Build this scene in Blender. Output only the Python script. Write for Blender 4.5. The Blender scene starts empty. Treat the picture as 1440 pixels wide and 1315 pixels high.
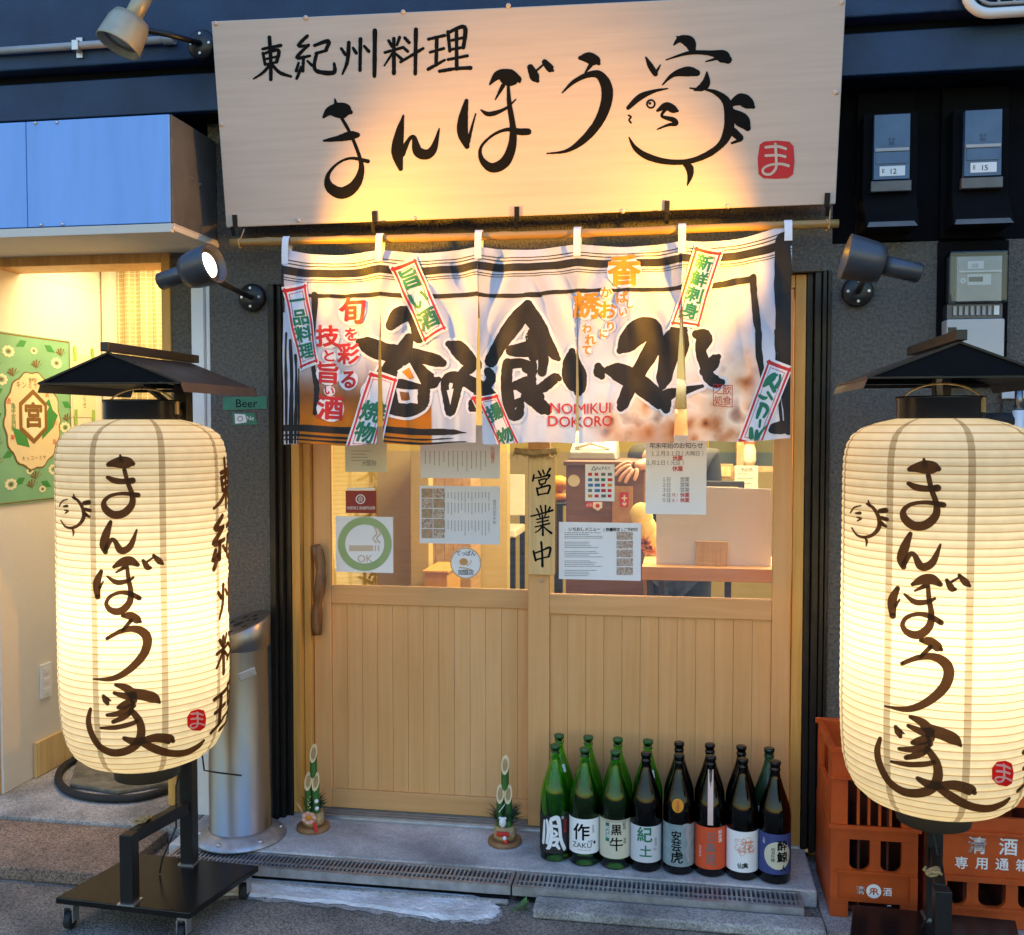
import bpy, bmesh, math, random
from mathutils import Vector, Matrix
R = math.radians
random.seed(7)
S = bpy.context.scene
COL = S.collection

# ------------------------------------------------------------------ camera, sky, exposure
F_PX, CX, CY = 1415.0, 720.0, 657.5
YAW, PITCH = R(9.35), R(2.3)
CAM = Vector((0, -3.7, 1.56))
cd = bpy.data.cameras.new('camera'); cam = bpy.data.objects.new('camera', cd); COL.objects.link(cam)
cam.location = CAM; cam.rotation_euler = (R(90) - PITCH, 0, YAW)
cd.sensor_width = 36; cd.sensor_fit = 'HORIZONTAL'; cd.lens = F_PX / 1440 * 36
cd.clip_start = .05; cd.clip_end = 500
S.camera = cam
w = bpy.data.worlds.new('World'); S.world = w; w.use_nodes = True
wn = w.node_tree; bg = wn.nodes['Background']
sky = wn.nodes.new('ShaderNodeTexSky'); sky.sky_type = 'NISHITA'; sky.sun_disc = False
sky.sun_elevation = R(8); sky.sun_rotation = R(0); sky.air_density = 1.2; sky.ozone_density = 3
# dusk: warm town glow low over the street, deep blue overhead
tcw = wn.nodes.new('ShaderNodeTexCoord'); sxw = wn.nodes.new('ShaderNodeSeparateXYZ'); wn.links.new(tcw.outputs['Generated'], sxw.inputs[0])
rw_ = wn.nodes.new('ShaderNodeValToRGB'); ce = rw_.color_ramp.elements; ce.new(.5); ce.new(.5)
for e_, (p_, c_) in zip(ce, ((.0,(1.0,.73,.46)), (.36,(.90,.75,.66)), (.60,(.95,1.05,1.38)), (1.0,(1.35,1.48,1.82)))): e_.position = p_; e_.color = (*c_, 1)
wn.links.new(sxw.outputs[2], rw_.inputs[0])
mx = wn.nodes.new('ShaderNodeMix'); mx.data_type = 'RGBA'; mx.blend_type = 'MULTIPLY'; mx.inputs[0].default_value = 1
wn.links.new(sky.outputs[0], mx.inputs[6]); wn.links.new(rw_.outputs[0], mx.inputs[7]); wn.links.new(mx.outputs[2], bg.inputs[0])
bg.inputs[1].default_value = .15
S.view_settings.view_transform = 'Standard'; S.view_settings.look = 'None'; S.view_settings.gamma = 1
S.view_settings.exposure = 2.3
S.cycles.use_denoising = True
S.cycles.max_bounces = 9; S.cycles.diffuse_bounces = 4; S.cycles.glossy_bounces = 4
S.cycles.transmission_bounces = 8; S.cycles.transparent_max_bounces = 12
S.cycles.sample_clamp_indirect = 6; S.cycles.caustics_reflective = False; S.cycles.caustics_refractive = False

def lamp(kind, name, loc, energy, color, target=None, **kw):
    d = bpy.data.lights.new(name, kind); d.energy = energy; d.color = color
    for k, v in kw.items(): setattr(d, k, v)
    o = bpy.data.objects.new(name, d); COL.objects.link(o); o.location = loc
    if target is not None:
        o.rotation_euler = (Vector(target) - Vector(loc)).to_track_quat('-Z', 'Y').to_euler()
    return o
WARM = (1, .66, .27)
# ceiling lights of the two rooms behind the glass
lamp('AREA', 'dining_room_light', (.25, 1.0, 2.55), 46, (1, .84, .50), (.25, 1.0, 0), size=1.6)
lamp('AREA', 'neighbour_room_light', (-2.28, .40, 2.33), 3.4, (1, .72, .36), (-2.28, .40, 0), size=.5)

# ------------------------------------------------------------------ photo -> place: a ray through a pixel met with a surface of the scene
_fw = Vector((-math.sin(YAW) * math.cos(PITCH), math.cos(YAW) * math.cos(PITCH), -math.sin(PITCH)))
_rt = Vector((math.cos(YAW), math.sin(YAW), 0)); _up = _rt.cross(_fw)
def ray(px, py): return _fw * F_PX + _rt * (px - CX) - _up * (py - CY)
def W(px, py, y):
    r = ray(px, py); return CAM + r * ((y - CAM.y) / r.y)
def WZ(px, py, z):
    r = ray(px, py); return CAM + r * ((z - CAM.z) / r.z)
def WX(px, py, x):
    r = ray(px, py); return CAM + r * ((x - CAM.x) / r.x)

# ------------------------------------------------------------------ mesh builder
class MB:
    def __init__(s): s.v = []; s.f = []; s.m = []; s.sm = []
    def add(s, vs, fs, m=0, sm=False):
        b = len(s.v); s.v += [tuple(p) for p in vs]
        for f in fs: s.f.append(tuple(b + i for i in f)); s.m.append(m); s.sm.append(sm)
    def box(s, x0, x1, y0, y1, z0, z1, m=0):
        if x0 > x1: x0, x1 = x1, x0
        if y0 > y1: y0, y1 = y1, y0
        if z0 > z1: z0, z1 = z1, z0
        s.add([(x0,y0,z0),(x1,y0,z0),(x1,y1,z0),(x0,y1,z0),(x0,y0,z1),(x1,y0,z1),(x1,y1,z1),(x0,y1,z1)],
              [(0,3,2,1),(4,5,6,7),(0,1,5,4),(1,2,6,5),(2,3,7,6),(3,0,4,7)], m)
    def bar(s, a, b, wd, h=None, m=0):          # a box beam between two points
        a, b = Vector(a), Vector(b); h = h or wd
        d = (b - a).normalized(); u = d.cross(Vector((0,0,1)))
        if u.length < 1e-4: u = Vector((1,0,0))
        u.normalize(); n = u.cross(d).normalized()
        vs = [p + u * sx * wd / 2 + n * sz * h / 2 for p in (a, b) for sx, sz in ((-1,-1),(1,-1),(1,1),(-1,1))]
        s.add(vs, [(0,1,2,3),(7,6,5,4),(0,4,5,1),(1,5,6,2),(2,6,7,3),(3,7,4,0)], m)
    def prism(s, pts, y0, y1, m=0):             # polygon in (x,z), pushed along y
        n = len(pts)
        vs = [(x, y0, z) for x, z in pts] + [(x, y1, z) for x, z in pts]
        s.add(vs, [tuple(range(n)), tuple(range(2*n-1, n-1, -1))] + [(i, i+n, (i+1)%n+n, (i+1)%n) for i in range(n)], m)
    def lathe(s, prof, c=(0,0,0), seg=32, m=0, axis=None, sm=True, cap=True):
        q = Vector((0,0,1)).rotation_difference(Vector(axis).normalized()) if axis is not None else None
        vs = []
        for r, z in prof:
            for i in range(seg):
                a = 2*math.pi*i/seg; p = Vector((r*math.cos(a), r*math.sin(a), z))
                if q: p = q @ p
                vs.append(p + Vector(c))
        fs = [(j*seg+i, j*seg+(i+1)%seg, (j+1)*seg+(i+1)%seg, (j+1)*seg+i) for j in range(len(prof)-1) for i in range(seg)]
        s.add(vs, fs, m, sm)
        if cap:
            b = len(s.v) - len(vs); n = len(prof)
            s.f += [tuple(b + i for i in range(seg-1, -1, -1)), tuple(b + (n-1)*seg + i for i in range(seg))]
            s.m += [m, m]; s.sm += [False, False]
    def tube(s, pts, r, seg=8, m=0, closed=False):
        pts = [Vector(p) for p in pts]; n = len(pts); vs = []
        rr = r if isinstance(r, (list, tuple)) else [r]*n
        ref = None
        for i, p in enumerate(pts):
            a = pts[i-1] if (i or closed) else p; b = pts[(i+1) % n] if (i < n-1 or closed) else p
            d = (b - a).normalized()
            if ref is None:
                ref = d.orthogonal().normalized()
            ref = (ref - d * ref.dot(d)).normalized(); o2 = d.cross(ref)
            for k in range(seg):
                t = 2*math.pi*k/seg; vs.append(p + (ref*math.cos(t) + o2*math.sin(t)) * rr[i])
        fs = [(i*seg+k, i*seg+(k+1)%seg, ((i+1)%n)*seg+(k+1)%seg, ((i+1)%n)*seg+k) for i in range(n if closed else n-1) for k in range(seg)]
        if not closed: fs += [tuple(range(seg-1,-1,-1)), tuple((n-1)*seg+k for k in range(seg))]
        s.add(vs, fs, m, True)
    def ball(s, c, r, m=0, seg=12, sc=(1,1,1)):
        prof = [(max(1e-4, r*math.sin(math.pi*k/8)), -r*math.cos(math.pi*k/8)) for k in range(9)]
        b = len(s.v); s.lathe(prof, (0,0,0), seg, m)
        for i in range(b, len(s.v)):
            p = s.v[i]; s.v[i] = (c[0]+p[0]*sc[0], c[1]+p[1]*sc[1], c[2]+p[2]*sc[2])

def _world(o):
    return (_world(o.parent) @ o.matrix_parent_inverse if o.parent else Matrix()) @ o.matrix_basis
def obj(name, mb, mats, parent=None, bevel=0, label=None):
    me = bpy.data.meshes.new(name); me.from_pydata(mb.v, [], mb.f)
    for m in (mats if isinstance(mats, (list, tuple)) else [mats]): me.materials.append(m)
    for p, mi, sm in zip(me.polygons, mb.m, mb.sm): p.material_index = mi; p.use_smooth = sm
    me.update()
    o = bpy.data.objects.new(name, me); COL.objects.link(o)
    if parent is not None:
        o.parent = parent; o.matrix_parent_inverse = _world(parent).inverted()
    if bevel:
        b = o.modifiers.new('bevel', 'BEVEL'); b.width = bevel; b.segments = 2; b.limit_method = 'ANGLE'; b.angle_limit = R(40)
    if label: o['label'] = label
    return o
def tag(o, label, cat, group=None):
    o['label'] = label; o['category'] = cat
    if group: o['group'] = group
    return o
def thing(name, label, cat, loc=(0,0,0), group=None):
    o = bpy.data.objects.new(name, None); COL.objects.link(o); o.location = loc; o.empty_display_size = .05
    return tag(o, label, cat, group)
def struct(name, mb, mats, bevel=0):
    o = obj(name, mb, mats, None, bevel); o['kind'] = 'structure'; return o
def dup(root, loc, label, parent=None):
    r = root.copy(); COL.objects.link(r)
    if parent is None: r.location = loc; r['label'] = label
    else: r.parent = parent; r.matrix_parent_inverse = root.matrix_parent_inverse.copy()
    for ch in list(root.children): dup(ch, None, None, r)
    return r

# ------------------------------------------------------------------ materials
def mat(name, col, rough=.6, metal=0, noise=0, nscale=8, bump=0, bscale=60, trans=0, stretch=(1,1,1), col2=None, spec=None, detail=4, ior=None, coat=0, fine=0):
    m = bpy.data.materials.new(name); m.use_nodes = True; nt = m.node_tree; b = nt.nodes['Principled BSDF']
    b.inputs['Base Color'].default_value = (*col, 1); b.inputs['Roughness'].default_value = rough; b.inputs['Metallic'].default_value = metal
    b.inputs['Transmission Weight'].default_value = trans; b.inputs['Coat Weight'].default_value = coat
    if spec is not None: b.inputs['Specular IOR Level'].default_value = spec
    if ior: b.inputs['IOR'].default_value = ior
    if noise or bump:
        tc = nt.nodes.new('ShaderNodeTexCoord'); mp = nt.nodes.new('ShaderNodeMapping'); mp.inputs['Scale'].default_value = stretch
        nt.links.new(tc.outputs['Object'], mp.inputs[0])
    if noise:
        n = nt.nodes.new('ShaderNodeTexNoise'); n.inputs['Scale'].default_value = nscale; n.inputs['Detail'].default_value = detail; n.inputs['Roughness'].default_value = .6
        nt.links.new(mp.outputs[0], n.inputs['Vector'])
        cr = nt.nodes.new('ShaderNodeValToRGB'); e = cr.color_ramp.elements
        c2 = col2 or tuple(c * (1 - noise) for c in col)
        e[0].position = .34; e[0].color = (*c2, 1); e[1].position = .64; e[1].color = (*col, 1)
        nt.links.new(n.outputs['Fac'], cr.inputs[0]); co = cr.outputs[0]
        if fine:                                  # aggregate grains and pores over the broad stains
            vo = nt.nodes.new('ShaderNodeTexVoronoi'); vo.inputs['Scale'].default_value = 190; nt.links.new(mp.outputs[0], vo.inputs['Vector'])
            hs = nt.nodes.new('ShaderNodeSeparateColor'); nt.links.new(vo.outputs['Color'], hs.inputs[0])
            mg = nt.nodes.new('ShaderNodeMapRange'); mg.inputs[1].default_value = .05; mg.inputs[2].default_value = .8; mg.inputs[3].default_value = 1-fine; mg.inputs[4].default_value = 1 + fine*.35; nt.links.new(hs.outputs[0], mg.inputs[0])
            wv_ = nt.nodes.new('ShaderNodeTexNoise'); wv_.inputs['Scale'].default_value = 1.3; wv_.inputs['Detail'].default_value = 5; wv_.inputs['Distortion'].default_value = 1.5; nt.links.new(tc.outputs['Object'], wv_.inputs['Vector'])
            mk = nt.nodes.new('ShaderNodeMapRange'); mk.inputs[1].default_value = .36; mk.inputs[2].default_value = .5; mk.inputs[3].default_value = .66; mk.inputs[4].default_value = 1; nt.links.new(wv_.outputs['Fac'], mk.inputs[0])
            mu = nt.nodes.new('ShaderNodeMath'); mu.operation = 'MULTIPLY'; nt.links.new(mg.outputs[0], mu.inputs[0]); nt.links.new(mk.outputs[0], mu.inputs[1])
            vm = nt.nodes.new('ShaderNodeVectorMath'); vm.operation = 'SCALE'; nt.links.new(co, vm.inputs[0]); nt.links.new(mu.outputs[0], vm.inputs['Scale']); co = vm.outputs[0]
        nt.links.new(co, b.inputs['Base Color'])
        mr = nt.nodes.new('ShaderNodeMapRange'); mr.inputs[3].default_value = min(1, rough + .12); mr.inputs[4].default_value = max(.02, rough - .08)
        nt.links.new(n.outputs['Fac'], mr.inputs[0]); nt.links.new(mr.outputs[0], b.inputs['Roughness'])
    if bump:
        n2 = nt.nodes.new('ShaderNodeTexNoise'); n2.inputs['Scale'].default_value = bscale; n2.inputs['Detail'].default_value = 3
        nt.links.new(mp.outputs[0], n2.inputs['Vector'])
        bp = nt.nodes.new('ShaderNodeBump'); bp.inputs['Strength'].default_value = bump; bp.inputs['Distance'].default_value = .01
        nt.links.new(n2.outputs['Fac'], bp.inputs['Height']); nt.links.new(bp.outputs[0], b.inputs['Normal'])
    return m
def emis(name, col, st):
    m = bpy.data.materials.new(name); m.use_nodes = True; b = m.node_tree.nodes['Principled BSDF']
    b.inputs['Base Color'].default_value = (.8,.8,.8,1); b.inputs['Emission Color'].default_value = (*col, 1); b.inputs['Emission Strength'].default_value = st
    return m
def wood(name, c1, c2, scale=3, stretch=(14,14,.8), rough=.5, bump=.08):
    m = bpy.data.materials.new(name); m.use_nodes = True; nt = m.node_tree; b = nt.nodes['Principled BSDF']
    tc = nt.nodes.new('ShaderNodeTexCoord'); mp = nt.nodes.new('ShaderNodeMapping'); mp.inputs['Scale'].default_value = stretch
    nt.links.new(tc.outputs['Object'], mp.inputs[0])
    n = nt.nodes.new('ShaderNodeTexNoise'); n.inputs['Scale'].default_value = scale; n.inputs['Detail'].default_value = 7; n.inputs['Distortion'].default_value = .6
    n3 = nt.nodes.new('ShaderNodeTexNoise'); n3.inputs['Scale'].default_value = 2.2; n3.inputs['Detail'].default_value = 3
    nt.links.new(mp.outputs[0], n.inputs['Vector']); nt.links.new(tc.outputs['Object'], n3.inputs['Vector'])
    ad = nt.nodes.new('ShaderNodeMath'); ad.operation = 'MULTIPLY_ADD'; ad.inputs[1].default_value = .45
    nt.links.new(n3.outputs['Fac'], ad.inputs[0]); nt.links.new(n.outputs['Fac'], ad.inputs[2])
    cr = nt.nodes.new('ShaderNodeValToRGB'); e = cr.color_ramp.elements
    e[0].position = .5; e[0].color = (*c2, 1); e[1].position = .95; e[1].color = (*c1, 1)
    nt.links.new(ad.outputs[0], cr.inputs[0]); nt.links.new(cr.outputs[0], b.inputs['Base Color'])
    b.inputs['Roughness'].default_value = rough
    bp = nt.nodes.new('ShaderNodeBump'); bp.inputs['Strength'].default_value = bump; bp.inputs['Distance'].default_value = .004
    nt.links.new(n.outputs['Fac'], bp.inputs['Height']); nt.links.new(bp.outputs[0], b.inputs['Normal'])
    return m
M = {}
M['stucco'] = mat('dark stucco', (.15,.138,.12), .75, noise=.45, nscale=90, bump=.9, bscale=130)
M['black_wall'] = mat('black wall board', (.0035,.0035,.005), .8, spec=.12, noise=.3, nscale=5, bump=.15, bscale=80)
M['fascia'] = mat('navy fascia paint', (.004,.036,.098), .5, noise=.35, nscale=5, bump=.25, bscale=120)
M['soffit'] = mat('soffit paint', (.006,.007,.010), .8, spec=.15, noise=.3, nscale=6)
M['frame'] = mat('dark aluminium frame', (.03,.028,.026), .38, .6, noise=.3, nscale=12)
M['door'] = wood('cypress door wood', (.77,.415,.165), (.69,.35,.12))
M['door2'] = wood('cypress rail wood', (.74,.40,.16), (.64,.325,.115), stretch=(.8,14,14))
M['jamb'] = wood('amber jamb wood', (.74,.40,.10), (.55,.27,.055))
M['door3'] = wood('cypress board, darker', (.74,.40,.155), (.66,.335,.115), scale=2.6); M['door4'] = wood('cypress board, paler', (.81,.455,.195), (.74,.395,.15), scale=3.6)
M['groove'] = mat('board backing wood', (.56,.31,.11), .8, noise=.2)
M['log'] = wood('bark stripped log', (.30,.14,.05), (.09,.035,.012), scale=5, stretch=(9,9,1.5), bump=.5)
M['knotty'] = wood('pine plank', (.78,.56,.26), (.62,.38,.14), scale=3, stretch=(18,18,1))
M['steel'] = mat('brushed steel', (.30,.29,.285), .36, 1, noise=.25, nscale=6, stretch=(1,1,.2))
M['galv'] = mat('galvanised steel', (.50,.51,.53), .45, .8, noise=.35, nscale=20)
M['alu'] = mat('aluminium rail', (.6,.6,.6), .35, .9, noise=.2, nscale=15)
M['black'] = mat('black paint', (.012,.012,.012), .35, noise=.3, nscale=14)
M['blackmetal'] = mat('black lacquered steel', (.014,.013,.012), .22, .3, noise=.3, nscale=9, bump=.03, bscale=40)
M['rubber'] = mat('black rubber', (.015,.015,.015), .7, noise=.3, nscale=30)
M['greymetal'] = mat('grey lamp metal', (.10,.10,.11), .35, .5, noise=.2, nscale=14)
M['paper'] = mat('white paper', (.87,.87,.86), .75, noise=.05, nscale=3)
M['papergrey'] = mat('grey laminated paper', (.78,.79,.80), .45, noise=.06, nscale=3)
M['white'] = mat('white paint', (.80,.80,.79), .45, noise=.06, nscale=4)
M['ink'] = mat('black ink', (.004,.0038,.0035), .7, noise=.2, nscale=20, spec=.15)
M['greyink'] = mat('grey print', (.16,.16,.16), .7, noise=.1)
M['red'] = mat('red print', (.58,.02,.025), .6, noise=.1)
M['green'] = mat('green print', (.012,.19,.10), .6, noise=.15)
M['orange'] = mat('orange print', (.72,.28,.01), .6, noise=.1)
M['concrete'] = mat('weathered concrete', (.48,.455,.42), .85, noise=.5, nscale=4, bump=.5, bscale=70, detail=9, fine=.4)
M['slab'] = mat('doorstep mortar', (.66,.63,.60), .8, noise=.5, nscale=3.2, bump=.35, bscale=40, detail=10, fine=.2)
M['tile'] = mat('rusty stone paving', (.31,.215,.15), .85, noise=.4, nscale=4, bump=.4, bscale=120, detail=8, fine=.6)
M['asphalt'] = mat('asphalt', (.33,.28,.225), .85, noise=.55, nscale=3, bump=1.0, bscale=110, detail=12, fine=.55)
M['whitepatch'] = mat('white road mortar', (.86,.85,.84), .9, noise=.5, nscale=7, bump=1.0, bscale=60, detail=12, col2=(.50,.48,.45))
M['cream'] = mat('cream plaster', (.72,.64,.46), .8, noise=.08, nscale=3, bump=.05)
M['nwall'] = mat('pale plaster', (.74,.69,.60), .8, noise=.08, nscale=2, bump=.06)
M['icream'] = mat('ochre plaster', (.50,.37,.13), .8, noise=.12, nscale=3, bump=.05)
M['yellow'] = mat('yellow plaster', (.58,.46,.17), .8, noise=.1, nscale=3, bump=.05)
M['intwood'] = wood('dining room wood', (.55,.34,.15), (.36,.19,.07), stretch=(10,.9,10))
M['brownpanel'] = wood('walnut counter panel', (.20,.10,.055), (.12,.055,.03), stretch=(1,10,12))
M['floorwood'] = wood('dining floor boards', (.42,.33,.19), (.25,.19,.10), stretch=(1.2,10,10))
M['navy'] = mat('navy cushion', (.03,.045,.09), .8, noise=.3, nscale=20)
M['skin'] = mat('skin', (.58,.32,.20), .55, noise=.12, nscale=14)
M['cloth'] = mat('dark work shirt', (.03,.03,.035), .85, noise=.3, nscale=20)
M['hair'] = mat('black hair', (.012,.010,.009), .6, noise=.3, nscale=40)
M['greybox'] = mat('pale blue sign box panel', (.22,.46,.95), .4, noise=.10, nscale=5, stretch=(3,1,.35), detail=7)
M['boxside'] = mat('dull steel sheet', (.16,.155,.15), .55, .2, noise=.3, nscale=7)
M['crate'] = mat('orange red crate plastic', (.56,.088,.012), .42, noise=.28, nscale=7, bump=.05, bscale=30)
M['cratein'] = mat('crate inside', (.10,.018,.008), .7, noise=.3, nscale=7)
M['bamboo'] = wood('bamboo rod', (.52,.33,.10), (.28,.15,.04), stretch=(.8,12,12), rough=.35)
M['bamboogreen'] = mat('green bamboo', (.05,.17,.03), .4, noise=.4, nscale=18)
M['bamboocut'] = mat('cut bamboo', (.72,.56,.30), .6, noise=.15, nscale=40)
M['bamboohollow'] = mat('bamboo hollow', (.42,.26,.10), .7, noise=.2, nscale=40)
M['straw'] = mat('straw wrap', (.52,.36,.16), .85, noise=.4, nscale=60, bump=.4, bscale=200)
M['discwood'] = wood('log slice', (.36,.18,.07), (.18,.08,.03), stretch=(4,4,4))
M['roof'] = mat('bronze lacquered sheet', (.06,.052,.047), .4, .3, noise=.3, nscale=6)
M['gable'] = mat('matt black sheet', (.003,.003,.006), .7, spec=.15, noise=.2)
M['pine'] = mat('pine needles', (.015,.05,.02), .7, noise=.4, nscale=60)
M['redbead'] = mat('red ribbon', (.62,.03,.015), .5, noise=.15, nscale=30)
M['pink'] = mat('pink paper', (.85,.45,.38), .6, noise=.1, nscale=30)
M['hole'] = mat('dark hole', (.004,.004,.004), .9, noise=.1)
M['tape'] = mat('green tape', (.05,.24,.14), .5, noise=.25, nscale=20)
M['gtape'] = mat('light green tape', (.30,.48,.10), .5, noise=.2, nscale=20)
M['meter'] = mat('meter housing', (.42,.42,.42), .4, noise=.15, nscale=12)
M['meterblue'] = mat('meter face', (.06,.13,.24), .35, noise=.15, nscale=15)
M['lens'] = emis('lit lamp lens', (1,.93,.78), 2)
M['darklens'] = mat('lamp lens', (.5,.45,.35), .2, noise=.1)
def glass(name, tint=(1,1,1), refl=.09):
    m = bpy.data.materials.new(name); m.use_nodes = True; nt = m.node_tree; nt.nodes.clear()
    o = nt.nodes.new('ShaderNodeOutputMaterial'); t = nt.nodes.new('ShaderNodeBsdfTransparent'); g = nt.nodes.new('ShaderNodeBsdfGlossy')
    t.inputs[0].default_value = (*tint, 1); g.inputs['Roughness'].default_value = .015
    lw = nt.nodes.new('ShaderNodeLayerWeight'); lw.inputs[0].default_value = .2
    ma = nt.nodes.new('ShaderNodeMath'); ma.operation = 'ADD'; ma.inputs[1].default_value = refl; ma.use_clamp = True
    nt.links.new(lw.outputs['Fresnel'], ma.inputs[0])
    x = nt.nodes.new('ShaderNodeMixShader'); nt.links.new(ma.outputs[0], x.inputs[0]); nt.links.new(t.outputs[0], x.inputs[1]); nt.links.new(g.outputs[0], x.inputs[2])
    nt.links.new(x.outputs[0], o.inputs[0]); return m
M['glass'] = glass('door glass', refl=.13)
M['clear'] = glass('clear plastic', (.85,.87,.9), .05)
def bottleglass(name, col, rough=.03): return mat(name, col, rough, trans=1, ior=1.45, spec=.5)
M['bgreen'] = bottleglass('green bottle glass', (.30,.85,.13))
M['bbrown'] = bottleglass('brown bottle glass', (.05,.022,.008))
M['bteal'] = bottleglass('frosted teal bottle glass', (.16,.50,.46), .25)
def translucent(name, col, rib=None, dif=.35):
    m = bpy.data.materials.new(name); m.use_nodes = True; nt = m.node_tree; nt.nodes.clear()
    o = nt.nodes.new('ShaderNodeOutputMaterial'); d = nt.nodes.new('ShaderNodeBsdfDiffuse'); t = nt.nodes.new('ShaderNodeBsdfTranslucent')
    x = nt.nodes.new('ShaderNodeMixShader'); x.inputs[0].default_value = 1 - dif
    nt.links.new(d.outputs[0], x.inputs[1]); nt.links.new(t.outputs[0], x.inputs[2]); nt.links.new(x.outputs[0], o.inputs[0])
    tc = nt.nodes.new('ShaderNodeTexCoord')
    n = nt.nodes.new('ShaderNodeTexNoise'); n.inputs['Scale'].default_value = 25; n.inputs['Detail'].default_value = 6
    nt.links.new(tc.outputs['Object'], n.inputs['Vector'])
    cr = nt.nodes.new('ShaderNodeValToRGB'); e = cr.color_ramp.elements
    e[0].position = .3; e[0].color = (*[c*.88 for c in col], 1); e[1].position = .7; e[1].color = (*col, 1)
    nt.links.new(n.outputs['Fac'], cr.inputs[0]); out = cr.outputs[0]
    if rib:
        z0, p = rib
        sx = nt.nodes.new('ShaderNodeSeparateXYZ'); nt.links.new(tc.outputs['Object'], sx.inputs[0])
        def mth(op, a, b=None):
            k = nt.nodes.new('ShaderNodeMath'); k.operation = op
            for i, q in enumerate((a, b)):
                if q is None: continue
                if isinstance(q, (int, float)): k.inputs[i].default_value = q
                else: nt.links.new(q, k.inputs[i])
            return k.outputs[0]
        f = mth('FRACT', mth('DIVIDE', mth('SUBTRACT', sx.outputs[2], z0), p))
        dd = mth('MINIMUM', f, mth('SUBTRACT', 1.0, f))
        k = nt.nodes.new('ShaderNodeMapRange'); k.inputs[1].default_value = .05; k.inputs[2].default_value = .11
        nt.links.new(dd, k.inputs[0])
        mm = nt.nodes.new('ShaderNodeMix'); mm.data_type = 'RGBA'; nt.links.new(k.outputs[0], mm.inputs[0])
        mm.inputs[6].default_value = (col[0]*.62, col[1]*.48, col[2]*.32, 1); nt.links.new(out, mm.inputs[7]); out = mm.outputs[2]
    nt.links.new(out, d.inputs[0]); nt.links.new(out, t.inputs[0])
    return m

# ------------------------------------------------------------------ brush strokes, glyphs and prints
def smooth_pts(pts, n=6):
    if len(pts) == 2: pts = [pts[0], tuple((a+b)/2 for a, b in zip(*pts)), pts[1]]
    out = []; N = len(pts)
    for i in range(N-1):
        p0, p1, p2, p3 = pts[max(0,i-1)], pts[i], pts[i+1], pts[min(N-1,i+2)]
        for k in range(n):
            t = k/n; out.append(tuple(.5*((2*b)+(c-a)*t+(2*a-5*b+4*c-d)*t*t+(3*b-a-3*c+d)*t**3) for a,b,c,d in zip(p0,p1,p2,p3)))
    out.append(tuple(pts[-1])); return out
def stroke(pts, grow=0, n=6, ws=1.0, rag=0):
    """points (x, y, width) -> convex polygons of one brush stroke"""
    q = smooth_pts([(x, y, max(1e-5, wd*ws)) for x, y, wd in pts], n); polys = []; L = []; Rr = []
    for i, (x, y, wd) in enumerate(q):
        a, b = q[max(0,i-1)], q[min(len(q)-1,i+1)]
        dx, dy = b[0]-a[0], b[1]-a[1]; l = math.hypot(dx, dy) or 1
        h = max(1e-5, wd/2) + grow + (random.uniform(-rag, rag) if rag else 0)
        L.append((x - dy/l*h, y + dx/l*h)); Rr.append((x + dy/l*h, y - dx/l*h))
    for i in range(len(q)-1): polys.append([L[i], Rr[i], Rr[i+1], L[i+1]])
    for (x, y, wd), sgn in ((q[0], 1), (q[-1], -1)):
        h = max(1e-5, wd/2) + grow
        polys.append([(x + h*math.cos(2*math.pi*k/10), y + h*math.sin(2*math.pi*k/10)) for k in range(10)])
    return polys
def strokes(lst, ox=0, oy=0, sc=1, grow=0, rag=0):
    out = []
    for s in lst:
        out += stroke([(ox + x/sc, oy + y/sc, wd/sc) for x, y, wd in s], grow, rag=rag)
    return out
_gc = {}
def glyph(ch, bold=0):
    k = (ch, bold)
    if k not in _gc:
        c = bpy.data.curves.new('glyph', 'FONT'); c.body = ch; c.offset = bold; c.resolution_u = 3
        o = bpy.data.objects.new('glyph', c); COL.objects.link(o)
        o.data.fill_mode = 'FRONT'
        dg = bpy.context.evaluated_depsgraph_get(); e = o.evaluated_get(dg); me = e.to_mesh(); me.calc_loop_triangles()
        vs = [(v.co.x, v.co.y) for v in me.vertices]; ts = [tuple(t.vertices) for t in me.loop_triangles]
        e.to_mesh_clear(); bpy.data.objects.remove(o); bpy.data.curves.remove(c)
        if vs:
            x0, x1 = min(v[0] for v in vs), max(v[0] for v in vs); y0, y1 = min(v[1] for v in vs), max(v[1] for v in vs)
        else: x0 = x1 = y0 = y1 = 0
        _gc[k] = (vs, ts, (x0, x1, y0, y1))
    return _gc[k]
def bolds(b): return [(0,0)] if not b else [(0,0),(b,0),(-b,0),(0,b),(0,-b)] + ([(b*.7,b*.7),(-b*.7,b*.7),(b*.7,-b*.7),(-b*.7,-b*.7)] if b > .025 else [])
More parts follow.
